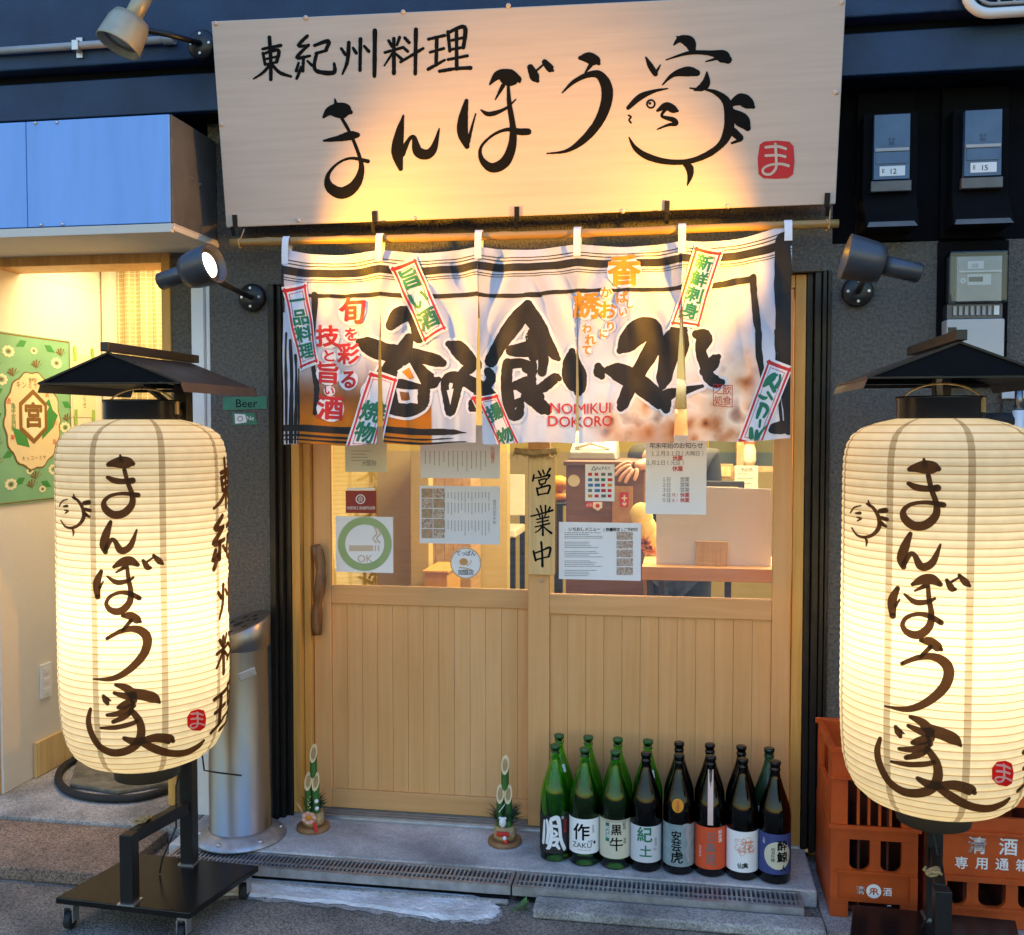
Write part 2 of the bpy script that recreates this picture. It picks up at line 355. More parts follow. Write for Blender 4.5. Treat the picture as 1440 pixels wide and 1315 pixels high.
def text(body, cx, cy, size, vert=False, rot=0, bold=0, pitch=None, sx=1, up=1):
    """polygons of a line of text centred on (cx, cy); up=-1 where y grows downward"""
    out = []; n = len(body); ca, sa = math.cos(rot), math.sin(rot)
    asc = all(ord(c) < 256 for c in body)
    if asc and not vert and n > 1:
        vs, ts, (x0, x1, y0, y1) = glyph(body); k = size/.92
        for bx, by in bolds(bold):
            pp = []
            for x, y in vs:
                X = (x-(x0+x1)/2+bx)*k*sx; Yv = (y-.35+by)*k; pp.append((cx + X*ca - Yv*sa, cy + up*(X*sa + Yv*ca)))
            out += [[pp[a], pp[b], pp[c]] for a, b, c in ts]
        return out
    if pitch is None: pitch = size * (.62 if asc and not vert else 1.0)
    for i, ch in enumerate(body):
        if ch == ' ': continue
        vs, ts, (x0, x1, y0, y1) = glyph(ch)
        k = size / .92
        mx_, my_ = (x0+x1)/2, (.33 if not asc else .35)
        px = 0 if vert else (i-(n-1)/2)*pitch*sx; py = -(i-(n-1)/2)*pitch if vert else 0
        for bx, by in bolds(bold):
            pp = []
            for x, y in vs:
                X = (x-mx_+bx)*k*sx + px; Yv = (y-my_+by)*k + py
                pp.append((cx + X*ca - Yv*sa, cy + up*(X*sa + Yv*ca)))
            out += [[pp[a], pp[b], pp[c]] for a, b, c in ts]
    return out
def refine(polys, L):
    out = []; st = []
    for p in polys:
        if len(p) == 3: st.append(p)
        else:
            for i in range(1, len(p)-1): st.append([p[0], p[i], p[i+1]])
    while st:
        a, b, c = st.pop()
        d = [math.dist(a, b), math.dist(b, c), math.dist(c, a)]; m = max(d)
        if m <= L: out.append([a, b, c]); continue
        i = d.index(m); t = [a, b, c]; p, q, r = t[i], t[(i+1)%3], t[(i+2)%3]
        h = ((p[0]+q[0])/2, (p[1]+q[1])/2); st += [[p, h, r], [h, q, r]]
    return out
def clipx(poly, x0, x1):
    for lim, sg in ((x0, 1), (x1, -1)):
        o = []
        for i, p in enumerate(poly):
            q = poly[(i+1) % len(poly)]; a = (p[0]-lim)*sg; b = (q[0]-lim)*sg
            if a >= 0: o.append(p)
            if a * b < 0:
                t = a/(a-b); o.append((lim, p[1]+(q[1]-p[1])*t))
        poly = o
        if len(poly) < 3: return None
    return poly
def put(mb, polys, fn, m=0, lift=.0006):
    """lay polygons on a surface: fn(u, v, lift) -> 3D point facing the viewer; each a hair higher so none share a plane"""
    for i, p in enumerate(polys):
        h = lift + (i % 48) * 4e-6
        v = [Vector(fn(a, b, h)) for a, b in p]
        mb.add(v, [tuple(range(len(v)))], m)
def flat(y): return lambda a, b, h: (a, y - h, b)
def pxflat(y):
    def f(a, b, h):
        p = W(a, b, y); return (p.x, y - h, p.z)
    return f
def rect(x0, x1, y0, y1): return [[(x0,y0),(x1,y0),(x1,y1),(x0,y1)]]
def disc(cx, cy, r, n=28, ry=None): return [[(cx + r*math.cos(2*math.pi*k/n), cy + (ry or r)*math.sin(2*math.pi*k/n)) for k in range(n)]]
def ring(cx, cy, r0, r1, n=40):
    P = lambda r, k: (cx + r*math.cos(2*math.pi*k/n), cy + r*math.sin(2*math.pi*k/n))
    return [[P(r0,k), P(r1,k), P(r1,k+1), P(r0,k+1)] for k in range(n)]

# ================================================================== GROUND
def sheet(mb, pts, z, m=0): mb.add([(x, y, z) for x, y in pts], [tuple(range(len(pts)))], m)
b = MB(); sheet(b, [(-60,-60),(60,-60),(60,60),(-60,60)], 0); struct('road', b, M['asphalt'])
b = MB(); b.box(-1.80, .455, -.383, .12, .002, .06); struct('doorstep', b, M['slab'], .006)
b = MB(); b.box(-4.5, -1.806, -.235, 1.3, .002, .058); struct('porch_floor', b, M['concrete'], .004)
b = MB(); b.box(-4.5, -1.88, -.62, -.239, .002, .046)
struct('porch_paving', b, M['tile'], .004)
b = MB(); b.box(.462, 4.5, -.56, .0, .002, .016); struct('pavement', b, M['concrete'])
b = MB(); b.box(-1.86, -.535, -.528, -.506, .002, .016); b.box(-.445, .455, -.60, -.506, .002, .034); struct('kerb', b, M['concrete'], .012)
wp = [(150,1230),(300,1226),(380,1229),(470,1233),(545,1240),(610,1248),(660,1256),(690,1266),(702,1277),(698,1288),(672,1294),(640,1293),(600,1290),(540,1281),(470,1271),(400,1265),(330,1260),(150,1262)]
b = MB(); n = len(wp)
def jit(p, k): 
    q = WZ(p[0] + random.uniform(-3,3), p[1] + random.uniform(-1.6,1.6), k); return (q.x, q.y, k)
wp = [p[:2] for p in smooth_pts([(x, y, 1.0) for x, y in wp + wp[:1]], 6)][:-1]; n = len(wp); rim_ = [WZ(x + (x-430)*.02 + random.uniform(-3,3), y + (5 if y > 1258 else -1) + random.uniform(-2.5,2.5), .0025) for x, y in wp]
rb_ = MB(); rb_.add([(p.x, p.y, .0025) for p in rim_], [tuple(range(n))]); struct('road_patch', rb_, M['concrete'])
o1 = [jit(p, .004) for p in wp]; c0 = Vector((sum(p[0] for p in o1)/n, sum(p[1] for p in o1)/n, 0))
o2 = [(p[0] + (.02 if p[0] < c0.x else -.02), p[1]*.82 + c0.y*.18, .011) for p in o1]
b.add(o1 + o2, [(i, (i+1)%n, (i+1)%n+n, i+n) for i in range(n)] + [tuple(range(n, 2*n))]); struct('road_marking', b, M['whitepatch'])
# loose grit at the road edge: nobody could count it
b = MB()
for i in range(260):
    x = random.uniform(-2.6, 1.3); y = random.choice([random.gauss(-.635, .025), random.gauss(-.70, .07), random.uniform(-1.3, -.62)]); r = random.uniform(.0015, .0045)
    b.ball((x, y, r*.5), r, seg=5, sc=(1, random.uniform(.7,1.3), .7))
o = obj('gravel', b, M['asphalt']); o['kind'] = 'stuff'

def grating(x0, x1, y0, y1, z, label):
    t = thing('drain_grating', label, 'drain grating', ((x0+x1)/2, y0, 0), 'drain gratings along the doorstep')
    f = MB(); fw = .012; ym = y0 + (y1-y0)*.42
    f.box(x0, x1, y0, y0+fw+.006, z-.03, z); f.box(x0, x1, y1-fw, y1, z-.03, z); f.box(x0, x0+fw, y0+fw+.006, y1-fw, z-.03, z); f.box(x1-fw, x1, y0+fw+.006, y1-fw, z-.03, z)
    f.box(x0+fw, x1-fw, ym-.004, ym+.004, z-.03, z-.0015); obj('frame', f, M['galv'], t)
    g = MB(); n = int((x1-x0-2*fw)/.0152)
    for i in range(n):
        x = x0+fw + (i+.5)*(x1-x0-2*fw)/n
        g.box(x-.0034, x+.0034, y0+fw+.006, ym-.004, z-.022, z-.002); g.box(x-.0034, x+.0034, ym+.004, y1-fw, z-.022, z-.002)
    obj('bars', g, M['galv'], t)
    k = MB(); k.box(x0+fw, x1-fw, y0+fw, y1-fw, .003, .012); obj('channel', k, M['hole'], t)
grating(-1.76, -.532, -.503, -.386, .056, 'long grey steel drain grating in front of the left sliding door')
grating(-.526, .40, -.503, -.386, .056, 'shorter grey steel drain grating in front of the row of bottles')
# small weed in the gap of the kerb
t = thing('weed', 'small green weed growing in the gap of the kerb', 'weed', (-.49,-.55,0))
b = MB()
for i in range(7):
    a = random.uniform(0, 6.28); l = random.uniform(.02, .045); p = Vector((-.49+random.uniform(-.018,.018), -.555+random.uniform(-.02,.02), .004))
    d = Vector((math.cos(a)*.7, math.sin(a)*.7, .8)).normalized(); s = d.cross(Vector((0,0,1))).normalized()*l*.35
    b.add([p, p+d*l*.5+s, p+d*l, p+d*l*.5-s], [(0,1,2,3)])
obj('leaf', b, mat('weed leaf', (.10,.22,.06), .6, noise=.4, nscale=50), t)

# ================================================================== RESTAURANT BUILDING
B = thing('restaurant_building', 'dark stuccoed restaurant front with cypress sliding doors under a navy fascia', 'building', (-.5, 0, 0))
def part(name, boxes, m, parent=B, bevel=0, label=None):
    for q in boxes:
        b = MB(); b.box(*q); o = obj(name, b, m, parent, bevel, label)
    return o
part('stucco_wall', [(-1.755,-1.522,-.1,.12,0,2.70)], M['stucco'])
part('stucco_wall', [(.517,.862,-.1,.12,0,2.185),(.862,1.075,-.082,.12,0,2.185),(1.075,4.5,-.1,.12,0,2.185)], M['stucco'])
part('black_board', [(.517,4.5,-.075,.12,2.19,2.70)], M['black_wall'])
part('board', [(.858,1.08,-.112,-.086,1.70,2.18)], M['black_wall'], label='black backing board behind the lower meter')
part('lintel', [(-1.522,.517,-.1,.12,2.095,2.70)], M['stucco'])
part('fascia', [(-6,4.5,-.25,-.215,2.70,2.835)], M['fascia'], bevel=.004)
part('soffit', [(-6,4.5,-.214,.12,2.70,2.74)], M['soffit'])
part('ledge', [(-6,4.5,-.215,.12,2.836,2.872)], M['soffit'])
part('upper_wall', [(-6,4.5,-.285,.12,2.873,4.6)], M['fascia'], bevel=.006)
for side in (-1, 1):
  fr = MB()
  for x0, x1, y0 in ((-1.52,-1.497,-.108),(-1.495,-1.478,-.085),(-1.476,-1.456,-.06),(.440,.462,-.06),(.464,.486,-.088),(.488,.502,-.104),(.504,.515,-.112)):
    if x0*side > 0: fr.box(x0, x1, y0, .10, .06, 2.094)
  obj('door_frame', fr, M['frame'], B, .002)
part('wood_jamb', [(-1.454,-1.422,-.055,.07,.06,2.09),(-1.420,-1.392,-.02,.07,.06,2.09),(.402,.438,-.062,.07,.06,2.09),(-1.39,.40,-.062,.07,2.045,2.09)], M['jamb'], bevel=.002)
tr = MB(); tr.box(-1.45,.437,-.07,.07,.0605,.066); 
for y in (-.06,-.035,-.012,.012,.04): tr.box(-1.45,.437,y-.003,y+.003,.066,.076)
obj('threshold_rail', tr, M['alu'], B)
# the dining room behind the doors
ZF = .05
part('room_floor', [(-1.75,1.6,.1205,4.2,.0,ZF)], M['floorwood'])
part('room_wall', [(-1.76,1.6,4.2,4.26,0,2.7)], M['yellow'], label='yellow back wall of the dining room')
part('room_wall', [(-1.82,-1.762,.1205,4.2,0,2.7)], M['icream']); part('room_wall', [(1.6,1.66,.1205,4.2,0,2.7)], M['yellow'])
part('room_ceiling', [(-1.76,1.6,.1205,4.2,2.62,2.69)], M['white'])
part('partition_wall', [(-1.76,-.95,1.9,2.0,ZF,2.6)], M['icream'])

def sliding_door(x0, x1, y0, y1, ls, rs, label, zb, zr0, zr1, rt):
    d = MB(); d.box(x0, x0+ls, y0, y1, .078, 2.044); d.box(x1-rs, x1, y0, y1, .078, 2.044)
    d2 = obj('sliding_door', d, M['door'], B, .0025, label)
    a, c = x0+ls+.0005, x1-rs-.0005
    for za, zc in ((.078, zb), (zr0, zr1), (1.97, 2.044)):
        r = MB(); r.box(a, c, y0+.002, y1-.002, za, zc); obj('rail', r, M['door2'], d2, .002)
    p = MB(); n = rt; wd = (c-a)/n
    for i in range(n): p.box(a+i*wd+.0005, a+(i+1)*wd-.0005, y0+.011, y1-.012, zb+.0006, zr0-.0006, random.choice((0,0,1,2)))
    obj('plank_panel', p, [M['door'], M['door3'], M['door4']], d2, .0005)
    g = MB(); g.box(a, c, y1-.0115, y1-.006, zb+.0006, zr0-.0006); obj('backing', g, M['groove'], d2)
    g = MB(); ym = (y0+y1)/2; g.box(a, c, ym-.002, ym+.002, zr1+.0006, 1.9694); obj('pane', g, M['glass'], d2)
    return d2
DL = sliding_door(-1.389, -.47, .004, .036, .069, .06, 'left sliding door with round log handle', .152, .879, .949, 13)
DR = sliding_door(-.541, .398, -.052, -.018, .080, .064, 'right sliding door with hanging wooden board', .150, .874, .946, 12)
hp = []; hr = []
for k in range(15):
    t_ = k/14; hp.append((-1.367 + .016*math.sin(t_*5.2) + .018*t_, -.034 + .006*math.sin(t_*9), 1.108 - .348*t_)); hr.append(.0205 + .0028*math.sin(t_*17) + random.uniform(-.0015,.0015))
hr[0] = hr[-1] = .017
b = MB(); b.tube(hp, hr, 12); 
for z in (1.05,.82): b.lathe([(.008,0),(.008,.03)], (-1.362,.004,z), 8, axis=(0,-1,0))
obj('log_handle', b, M['log'], DL)

# ================================================================== NEIGHBOURING BUILDING (left)
N = thing('neighbouring_building', 'neighbouring shop entrance with white posts, amber wood frame and lit pale hall', 'building', (-2.4, 0, 0))
def npart(name, boxes, m, bevel=0, label=None): return part(name, boxes, m, N, bevel, label)
npart('white_post', [(-1.826,-1.776,-.11,.12,.06,2.236),(-1.774,-1.757,-.095,.12,.06,2.236)], M['white'], .003)
npart('dark_panel', [(-1.946,-1.828,-.03,.12,.06,2.26)], M['stucco'])
npart('wood_frame', [(-1.985,-1.948,-.04,.14,.06,2.25),(-2.80,-1.985,-.04,.14,2.198,2.25),(-2.80,-2.722,-.04,-.031,.06,2.198)], M['jamb'], .003)
npart('lintel', [(-4.5,-1.757,.0,.12,2.252,2.70)], M['black_wall'])
npart('street_wall', [(-4.5,-2.802,-.03,.12,.06,2.25),(-2.80,-2.712,.141,1.4,2.198,2.40)], M['nwall'])
npart('side_wall', [(-2.80,-2.712,-.03,1.4,.06,2.197)], M['nwall'])
npart('skirting', [(-2.711,-2.695,.16,.74,.06,.21)], M['knotty'], .003)
yb = .74
npart('back_wall', [(-2.711,-1.76,yb,yb+.08,.06,.95),(-2.711,-2.70,yb,yb+.08,.95,2.4),(-2.10,-1.76,yb,yb+.08,.95,2.4)], M['cream'])
npart('window_post', [(-2.70,-2.655,yb-.02,yb+.06,.95,2.4)], M['nwall'])
npart('hall_ceiling', [(-2.711,-1.827,.141,yb,2.36,2.40)], M['white'])
npart('hall_wall', [(-1.945,-1.83,.125,yb,.06,2.36)], M['cream'])
cv = MB(); nx = 60
for i in range(nx+1):
    x = -2.653 + i*(.55/nx); y = yb+.03 + .012*math.sin(i*.75)
    cv.v += [(x, y, .95), (x, y, 2.36)]
    if i: cv.f.append((2*i-2, 2*i, 2*i+1, 2*i-1)); cv.m.append(0); cv.sm.append(True)
cm = bpy.data.materials.new('lace curtain'); cm.use_nodes = True; nt = cm.node_tree; bs = nt.nodes['Principled BSDF']
tc = nt.nodes.new('ShaderNodeTexCoord'); br = nt.nodes.new('ShaderNodeTexBrick'); mp = nt.nodes.new('ShaderNodeMapping'); mp.inputs['Rotation'].default_value = (R(90),0,0)
br.offset = 0; br.inputs['Row Height'].default_value = .5; br.inputs['Scale'].default_value = 24; br.inputs['Color1'].default_value = (.40,.33,.17,1); br.inputs['Color2'].default_value = (.44,.36,.19,1); br.inputs['Mortar'].default_value = (.74,.66,.44,1); br.inputs['Mortar Size'].default_value = .03
nt.links.new(tc.outputs['Object'], mp.inputs[0]); nt.links.new(mp.outputs[0], br.inputs['Vector']); nt.links.new(br.outputs[0], bs.inputs['Base Color']); bs.inputs['Roughness'].default_value = .9
obj('lace_curtain', cv, cm, N)

# blank sign box over the neighbour's door
t = thing('sign_box', 'blank pale blue sign box with grey end above the left entrance', 'sign box', (-2.2,-.3,2.24))
b = MB(); b.box(-4.4,-2.262,-.455,-.447,2.262,2.628); b.box(-2.259,-1.722,-.455,-.447,2.262,2.628); obj('front_panel', b, M['greybox'], t, .002)
b = MB(); b.box(-1.745,-1.718,-.446,-.11,2.262,2.630); b.box(-4.4,-1.746,-.446,-.02,2.600,2.630); obj('end_panel', b, M['boxside'], t, .002)
b = MB(); b.box(-4.4,-1.716,-.46,-.44,2.228,2.258); b.box(-4.4,-1.716,-.439,-.02,2.236,2.256); b.box(-1.722,-1.716,-.44,-.1,2.2565,2.262); obj('bottom_trim', b, M['nwall'], t, .002)
b = MB()
for px, py in ((58,316),(88,315),(243,319),(50,173),(80,172)):
    b = MB(); p = W(px, py, -.456); b.lathe([(.006,0),(.006,.002),(.003,.004)], p, 10, axis=(0,-1,0)); obj('rivet', b, M['alu'], t)
for y, z in ((-.30,2.45),(-.24,2.44)): b = MB(); b.lathe([(.007,0),(.007,.003)], (-1.718,y,z), 10, axis=(1,0,0)); obj('rivet', b, M['alu'], t)


# ================================================================== MAIN SIGN
YB_, YT_ = -.24, -.38
c_bl, c_br = W(318,320,YB_), W(1175,287,YB_); c_tl, c_tr = W(297,30,YT_), W(1190,-12,YT_)
ex = (c_br - c_bl).normalized(); ev = (c_tl - c_bl).normalized(); nrm = ex.cross(ev).normalized()
if nrm.y > 0: nrm = -nrm
def signpt(px, py, h):
    r = ray(px, py); k = (c_bl - CAM).dot(nrm) / r.dot(nrm); return CAM + r*k + nrm*h
c_tr = signpt(1190,-12,0)
T = thing('shop_sign', 'big pale leaning shop sign board with black brush lettering above the door curtain', 'shop sign', (-.55,-.24,2.28))
wb = mat('pale sign board', (.64,.52,.43), .5, noise=.10, nscale=6, stretch=(.4,1,9), bump=.04, bscale=40)
b = MB(); q = [c_bl, c_br, c_tr, c_tl]
b.add([p for p in q] + [p - nrm*.035 for p in q], [(0,1,2,3),(7,6,5,4),(0,4,5,1),(1,5,6,2),(2,6,7,3),(3,7,4,0)]); obj('board', b, wb, T, .003)
b = MB(); b.add([p - nrm*.036 + ex*sx*.01 - ev*sv*.0 for p, sx, sv in zip(q, (1,-1,-1,1), (1,1,-1,-1))] + [p - nrm*.075 for p in q], [(0,1,2,3),(7,6,5,4),(0,4,5,1),(1,5,6,2),(2,6,7,3),(3,7,4,0)]); obj('back_frame', b, M['frame'], T)
K_TO = [  # 東
 [[(268,207,8),(345,192,11)],[(297,158,13),(302,240,12),(303,335,12)],[(270,225,9),(279,272,9)],[(270,228,8),(334,212,12),(327,262,11)],[(278,250,6),(325,240,7)],[(281,273,7),(328,262,8)],[(299,275,9),(268,308,9),(230,333,3)],[(306,270,6),(340,306,12),(388,323,7)]],
 # 紀
 [[(457,152,10),(420,192,12),(462,192,8)],[(462,190,9),(413,243,12),(468,236,7)],[(441,240,9),(438,300,10)],[(420,266,7),(410,300,9)],[(458,258,6),(476,276,9)],[(412,332,8),(432,285,12)],[(488,192,10),(546,174,14),(534,214,11)],[(492,226,8),(538,213,9)],[(497,224,11),(486,280,12),(505,303,14),(568,306,16),(570,268,7)]],
 # 州
 [[(600,205,8),(617,230,11)],[(632,180,12),(626,258,12),(605,313,4)],[(650,203,8),(663,224,11)],[(681,165,13),(679,298,10)],[(697,195,8),(716,217,11)],[(742,130,16),(741,230,14),(740,322,11)]],
 # 料
 [[(800,172,9),(815,196,11)],[(846,158,10),(835,190,7)],[(784,222,8),(862,200,9)],[(822,163,11),(822,310,13)],[(815,226,7),(782,277,4)],[(829,226,6),(857,252,10)],[(868,160,9),(886,180,11)],[(861,200,8),(880,217,10)],[(850,262,8),(945,205,9)],[(915,125,14),(912,312,11)]],
 # 理
 [[(968,166,9),(1036,150,10)],[(975,221,8),(1032,205,9)],[(1003,160,11),(1000,275,11)],[(966,293,10),(1036,254,7)],[(1050,135,11),(1058,216,10)],[(1052,138,9),(1120,115,15),(1115,202,11)],[(1060,172,7),(1112,160,8)],[(1060,210,8),(1114,200,8)],[(1086,130,11),(1087,292,11)],[(1050,252,8),(1132,236,9)],[(1015,301,11),(1085,290,10),(1145,287,14)]]]
NAME2 = [  # まんぼう in zoom units, offset 280, scale 3
 [(525,495,8),(550,470,36),(588,466,62),(622,468,56),(640,474,16)],[(573,417,3),(578,440,16)],[(603,500,12),(640,568,11),(678,665,13),(683,725,26),(655,785,42),(602,815,48),(552,790,38),(543,742,15),(582,692,8),(640,668,9),(712,681,15)],
 [(527,594,7),(590,584,24),(640,572,36),(668,570,20)],
 [(862,487,4),(846,560,34),(836,640,48),(850,712,18)],[(855,650,26),(885,590,14),(906,580,16),(922,638,40),(960,652,40),(990,625,28),(1013,543,3)],
 [(1128,425,14),(1114,500,38),(1112,560,44),(1130,618,20)],[(1135,600,14),(1150,540,8),(1167,480,3)],
 [(1226,357,4),(1262,318,38),(1308,328,70),(1345,338,36),(1352,345,10)],[(1282,362,16),(1250,420,3)],[(1190,465,5),(1225,482,18),(1290,460,10),(1336,420,3)],
 [(1304,350,8),(1309,440,18),(1324,540,24),(1319,620,34),(1289,685,42),(1235,708,38),(1192,672,20),(1190,620,9),(1240,570,9),(1300,547,13),(1350,556,26),(1388,556,26)],
 [(1398,285,26),(1416,325,38),(1428,342,14)],[(1410,310,8),(1450,275,6)],[(1458,262,22),(1482,290,30),(1492,298,10)]]
U3 = [[(228,245,16),(262,244,44),(295,258,40),(306,268,14)],[(272,275,16),(248,308,3)],[(152,392,3),(200,346,14),(262,316,22),(310,318,34),(340,370,46),(336,440,44),(302,520,36),(240,592,28),(170,637,12),(88,648,3)]]
FISH = [[(622,190,3),(650,166,28),(688,178,48),(700,208,30)],[(655,165,16),(636,155,5)],[(590,253,3),(690,223,14),(780,225,22),(828,238,52),(850,252,34)],[(830,240,16),(757,260,3)],
 [(505,243,6),(525,280,22),(545,312,20)],[(545,310,12),(566,275,3)],[(575,358,3),(620,316,18),(680,302,40),(720,308,26)],[(762,303,3),(760,345,32),(745,366,32),(712,380,8)],[(690,372,3),(740,379,12)],
 [(430,456,14),(480,410,24),(540,385,12),(597,374,3)],
 [(553,468,8),(590,448,30),(622,462,30),(638,468,10)],[(590,460,12),(572,490,10),(620,506,20),(632,522,16),(598,528,10),(553,546,3)],
 [(432,487,5),(442,494,5),(434,506,5),(442,518,6)],
 [(752,377,5),(800,391,18),(845,430,34),(857,500,40),(850,560,40),(820,612,26),(760,655,24),(680,682,20),(590,682,22),(510,660,26),(460,625,18),(434,580,3)],
 [(862,440,20),(905,420,50),(940,438,46),(958,452,14)],[(870,480,40),(912,510,60),(934,540,26)],[(872,555,34),(902,582,28)],[(868,604,8),(905,590,12)],[(668,692,16),(688,708,32),(692,740,22),(680,782,3)]]
sk = []
for k in K_TO: sk += strokes(k, 280, 0, 3, .75, rag=.25)
sk += strokes(NAME2, 280, 0, 3, .45, rag=.15) + strokes(U3, 740, 0, 3, .45, rag=.15) + strokes(FISH, 740, 0, 3, .4, rag=.15) + ring(740+526/3, 439/3, 4.2, 6.8) + disc(740+522/3, 436/3, 2)
b = MB(); put(b, sk, signpt, 0, .0008); obj('lettering', b, M['ink'], T)
STAMP = [[(1000,600,1),(1000,601,1)]]
sq = [(985,610),(1005,597),(1060,593),(1110,598),(1128,618),(1132,680),(1126,735),(1105,752),(1050,755),(1000,752),(980,735),(976,670)]
MA = [[(1010,622,11),(1060,618,12),(1095,628,12)],[(1010,657,11),(1060,655,11),(1092,661,12)],[(1051,608,12),(1055,680,11),(1052,712,11),(1030,735,11),(1003,732,11),(1000,712,10),(1030,696,10),(1075,692,11),(1107,700,12)]]
b = MB(); put(b, [[(740+x/3, y/3) for x, y in sq]], signpt, 0, .0008); put(b, strokes(MA, 740, 0, 3), signpt, 1, .0018); obj('stamp', b, [M['red'], wb], T)
for px, py in ((331,311),(527,306),(727,300),(938,292),(1163,281)):
    b = MB(); p = signpt(px, py, 0); u = ev
    for k, (a, c) in enumerate(((p - u*.02 + nrm*.004, p + u*.022 + nrm*.004), (p - u*.02 + nrm*.002, p - u*.02 + nrm*.03), (p - u*.02 + nrm*.03, p - u*.052 + nrm*.022))): b.bar(a, c, .017 if k == 0 else .012, .004)
    obj('bracket', b, M['frame'], T)
b = MB()
for px, py in ((304,33),(430,25),(567,17),(715,8),(312,175),(1176,130),(420,310),(582,307),(876,297),(1024,290),(1184,3)):
    b = MB(); b.lathe([(.008,0),(.008,.002),(.004,.005)], signpt(px, py, .0004), 10, axis=nrm); obj('screw', b, wb, T)

# ================================================================== BAMBOO ROD AND DOOR CURTAIN
t = thing('bamboo_rod', 'thin bamboo rod hung under the shop sign carrying the door curtain', 'rod', (-.55,-.28,2.216))
b = MB(); pts = []; rr = []
for i in range(60):
    x = -1.585 + i*2.095/59; pts.append((x, -.28, 2.2165 + .003*math.sin(x*3))); rr.append(.0135 + (.0022 if i % 8 == 4 else 0))
b.tube(pts, rr, 12); obj('pole', b, M['bamboo'], t)
b = MB()
for x in (-1.552, .475):
    b.tube([(x+.006*math.sin(k*.9), -.28-.017*math.cos(k*.7), 2.2165+.017*math.sin(k*.7)) for k in range(18)] + [(x+.012,-.262,2.27)], .0022, 6)
obj('string', b, M['straw'], t)
TX = [-1.383, -1.028, -.677, -.338, .010, .362]
ZT = 2.178
def zbot(x): return 1.496 + (x+1.38)*.011
PH = [.4, 2.2, 4.0, 5.3, 1.2]
GAP = {1: (.30,.013), 2: (.28,.010), 3: (.25,.006), 4: (.28,.024)}
def noren(i, x, z, h):
    x0, x1 = TX[i], TX[i+1]; wd = x1-x0; u = (x-x0)/wd; d = max(0, (ZT-z)/.68)
    a = c = 0
    if i in GAP: s, g = GAP[i]; a = g*max(0,(d-s)/(1-s))**.8
    if i+1 in GAP: s, g = GAP[i+1]; c = g*max(0,(d-s)/(1-s))**.8
    X = x0 + a + u*(wd-a-c)
    e = math.exp(-3.2*d); ph = PH[i]
    y = -.287 - .020*math.sin(math.pi*u)*(1-e) - .014*math.sin(2*math.pi*u+ph)*(.25+.75*d) - .008*math.sin(5*math.pi*u+ph*2+2*d)*(.4+.6*d)
    y -= .012*math.cos(2*math.pi*(u*2.0))*math.exp(-2.6*d)*min(1,d*9) + .012*math.sin(math.pi*2*(abs(u-.5)*3.2 - d*2.4))*math.exp(-2.0*d)*min(1, d*6)
    Z = z - .016*math.sin(math.pi*u)*e
    if i == 4: Z += .05*u**1.6*math.exp(-2.2*d)
    if i == 0: Z += .012*(1-u)**3*e
    Z += .004*math.sin(2*math.pi*u+ph)*d
    return Vector((X, y-h, Z))
# printed cloth: white with a beer photo at lower left and fried food at lower right
nm = bpy.data.materials.new('printed cotton'); nm.use_nodes = True; nt = nm.node_tree; bs = nt.nodes['Principled BSDF']; bs.inputs['Roughness'].default_value = .85
tc = nt.nodes.new('ShaderNodeTexCoord'); sx = nt.nodes.new('ShaderNodeSeparateXYZ'); nz = nt.nodes.new('ShaderNodeTexNoise'); nz.inputs['Scale'].default_value = 9; nz.inputs['Detail'].default_value = 6
nt.links.new(tc.outputs['Object'], nz.inputs['Vector']); nt.links.new(tc.outputs['Object'], sx.inputs[0])
def Mt(op, a, b_=None, c=None):
    k = nt.nodes.new('ShaderNodeMath'); k.operation = op
    for i, q_ in enumerate((a, b_, c)):
        if q_ is None: continue
        if isinstance(q_, (int, float)): k.inputs[i].default_value = q_
        else: nt.links.new(q_, k.inputs[i])
    return k.outputs[0]
def Sm(v, a, c):
    k = nt.nodes.new('ShaderNodeMapRange'); k.interpolation_type = 'SMOOTHSTEP'; k.inputs[1].default_value = a; k.inputs[2].default_value = c; nt.links.new(v, k.inputs[0]); return k.outputs[0]
def Rp(v, els):
    k = nt.nodes.new('ShaderNodeValToRGB'); cr = k.color_ramp
    while len(cr.elements) < len(els): cr.elements.new(.5)
    for e, (p, c) in zip(cr.elements, els): e.position = p; e.color = (*c, 1)
    nt.links.new(v, k.inputs[0]); return k.outputs[0]
def Mx(f, a, c):
    k = nt.nodes.new('ShaderNodeMix'); k.data_type = 'RGBA'; nt.links.new(f, k.inputs[0])
    for i, q_ in ((6, a), (7, c)):
        if isinstance(q_, tuple): k.inputs[i].default_value = (*q_, 1)
        else: nt.links.new(q_, k.inputs[i])
    return k.outputs[2]
X_, Z_ = sx.outputs[0], sx.outputs[2]
xn = Mt('MULTIPLY_ADD', nz.outputs['Fac'], .05, Mt('ADD', X_, -.025)); zn = Mt('MULTIPLY_ADD', nz.outputs['Fac'], .06, Mt('ADD', Z_, -.03))
beer = Mt('MULTIPLY', Mt('MULTIPLY', Sm(X_, -1.335, -1.325), Sm(X_, -.835, -.845)), Sm(zn, 1.84, 1.66))
beercol = Rp(Mt('MULTIPLY', Mt('SUBTRACT', zn, 1.5), 3.0), [(0,(.52,.19,.02)),(.25,(.58,.18,.01)),(.5,(.30,.11,.03)),(.8,(.42,.22,.11)),(1,(.70,.64,.64))])
vor = nt.nodes.new('ShaderNodeTexVoronoi'); vor.inputs['Scale'].default_value = 16; vor.feature = 'SMOOTH_F1'; nt.links.new(tc.outputs['Object'], vor.inputs['Vector'])
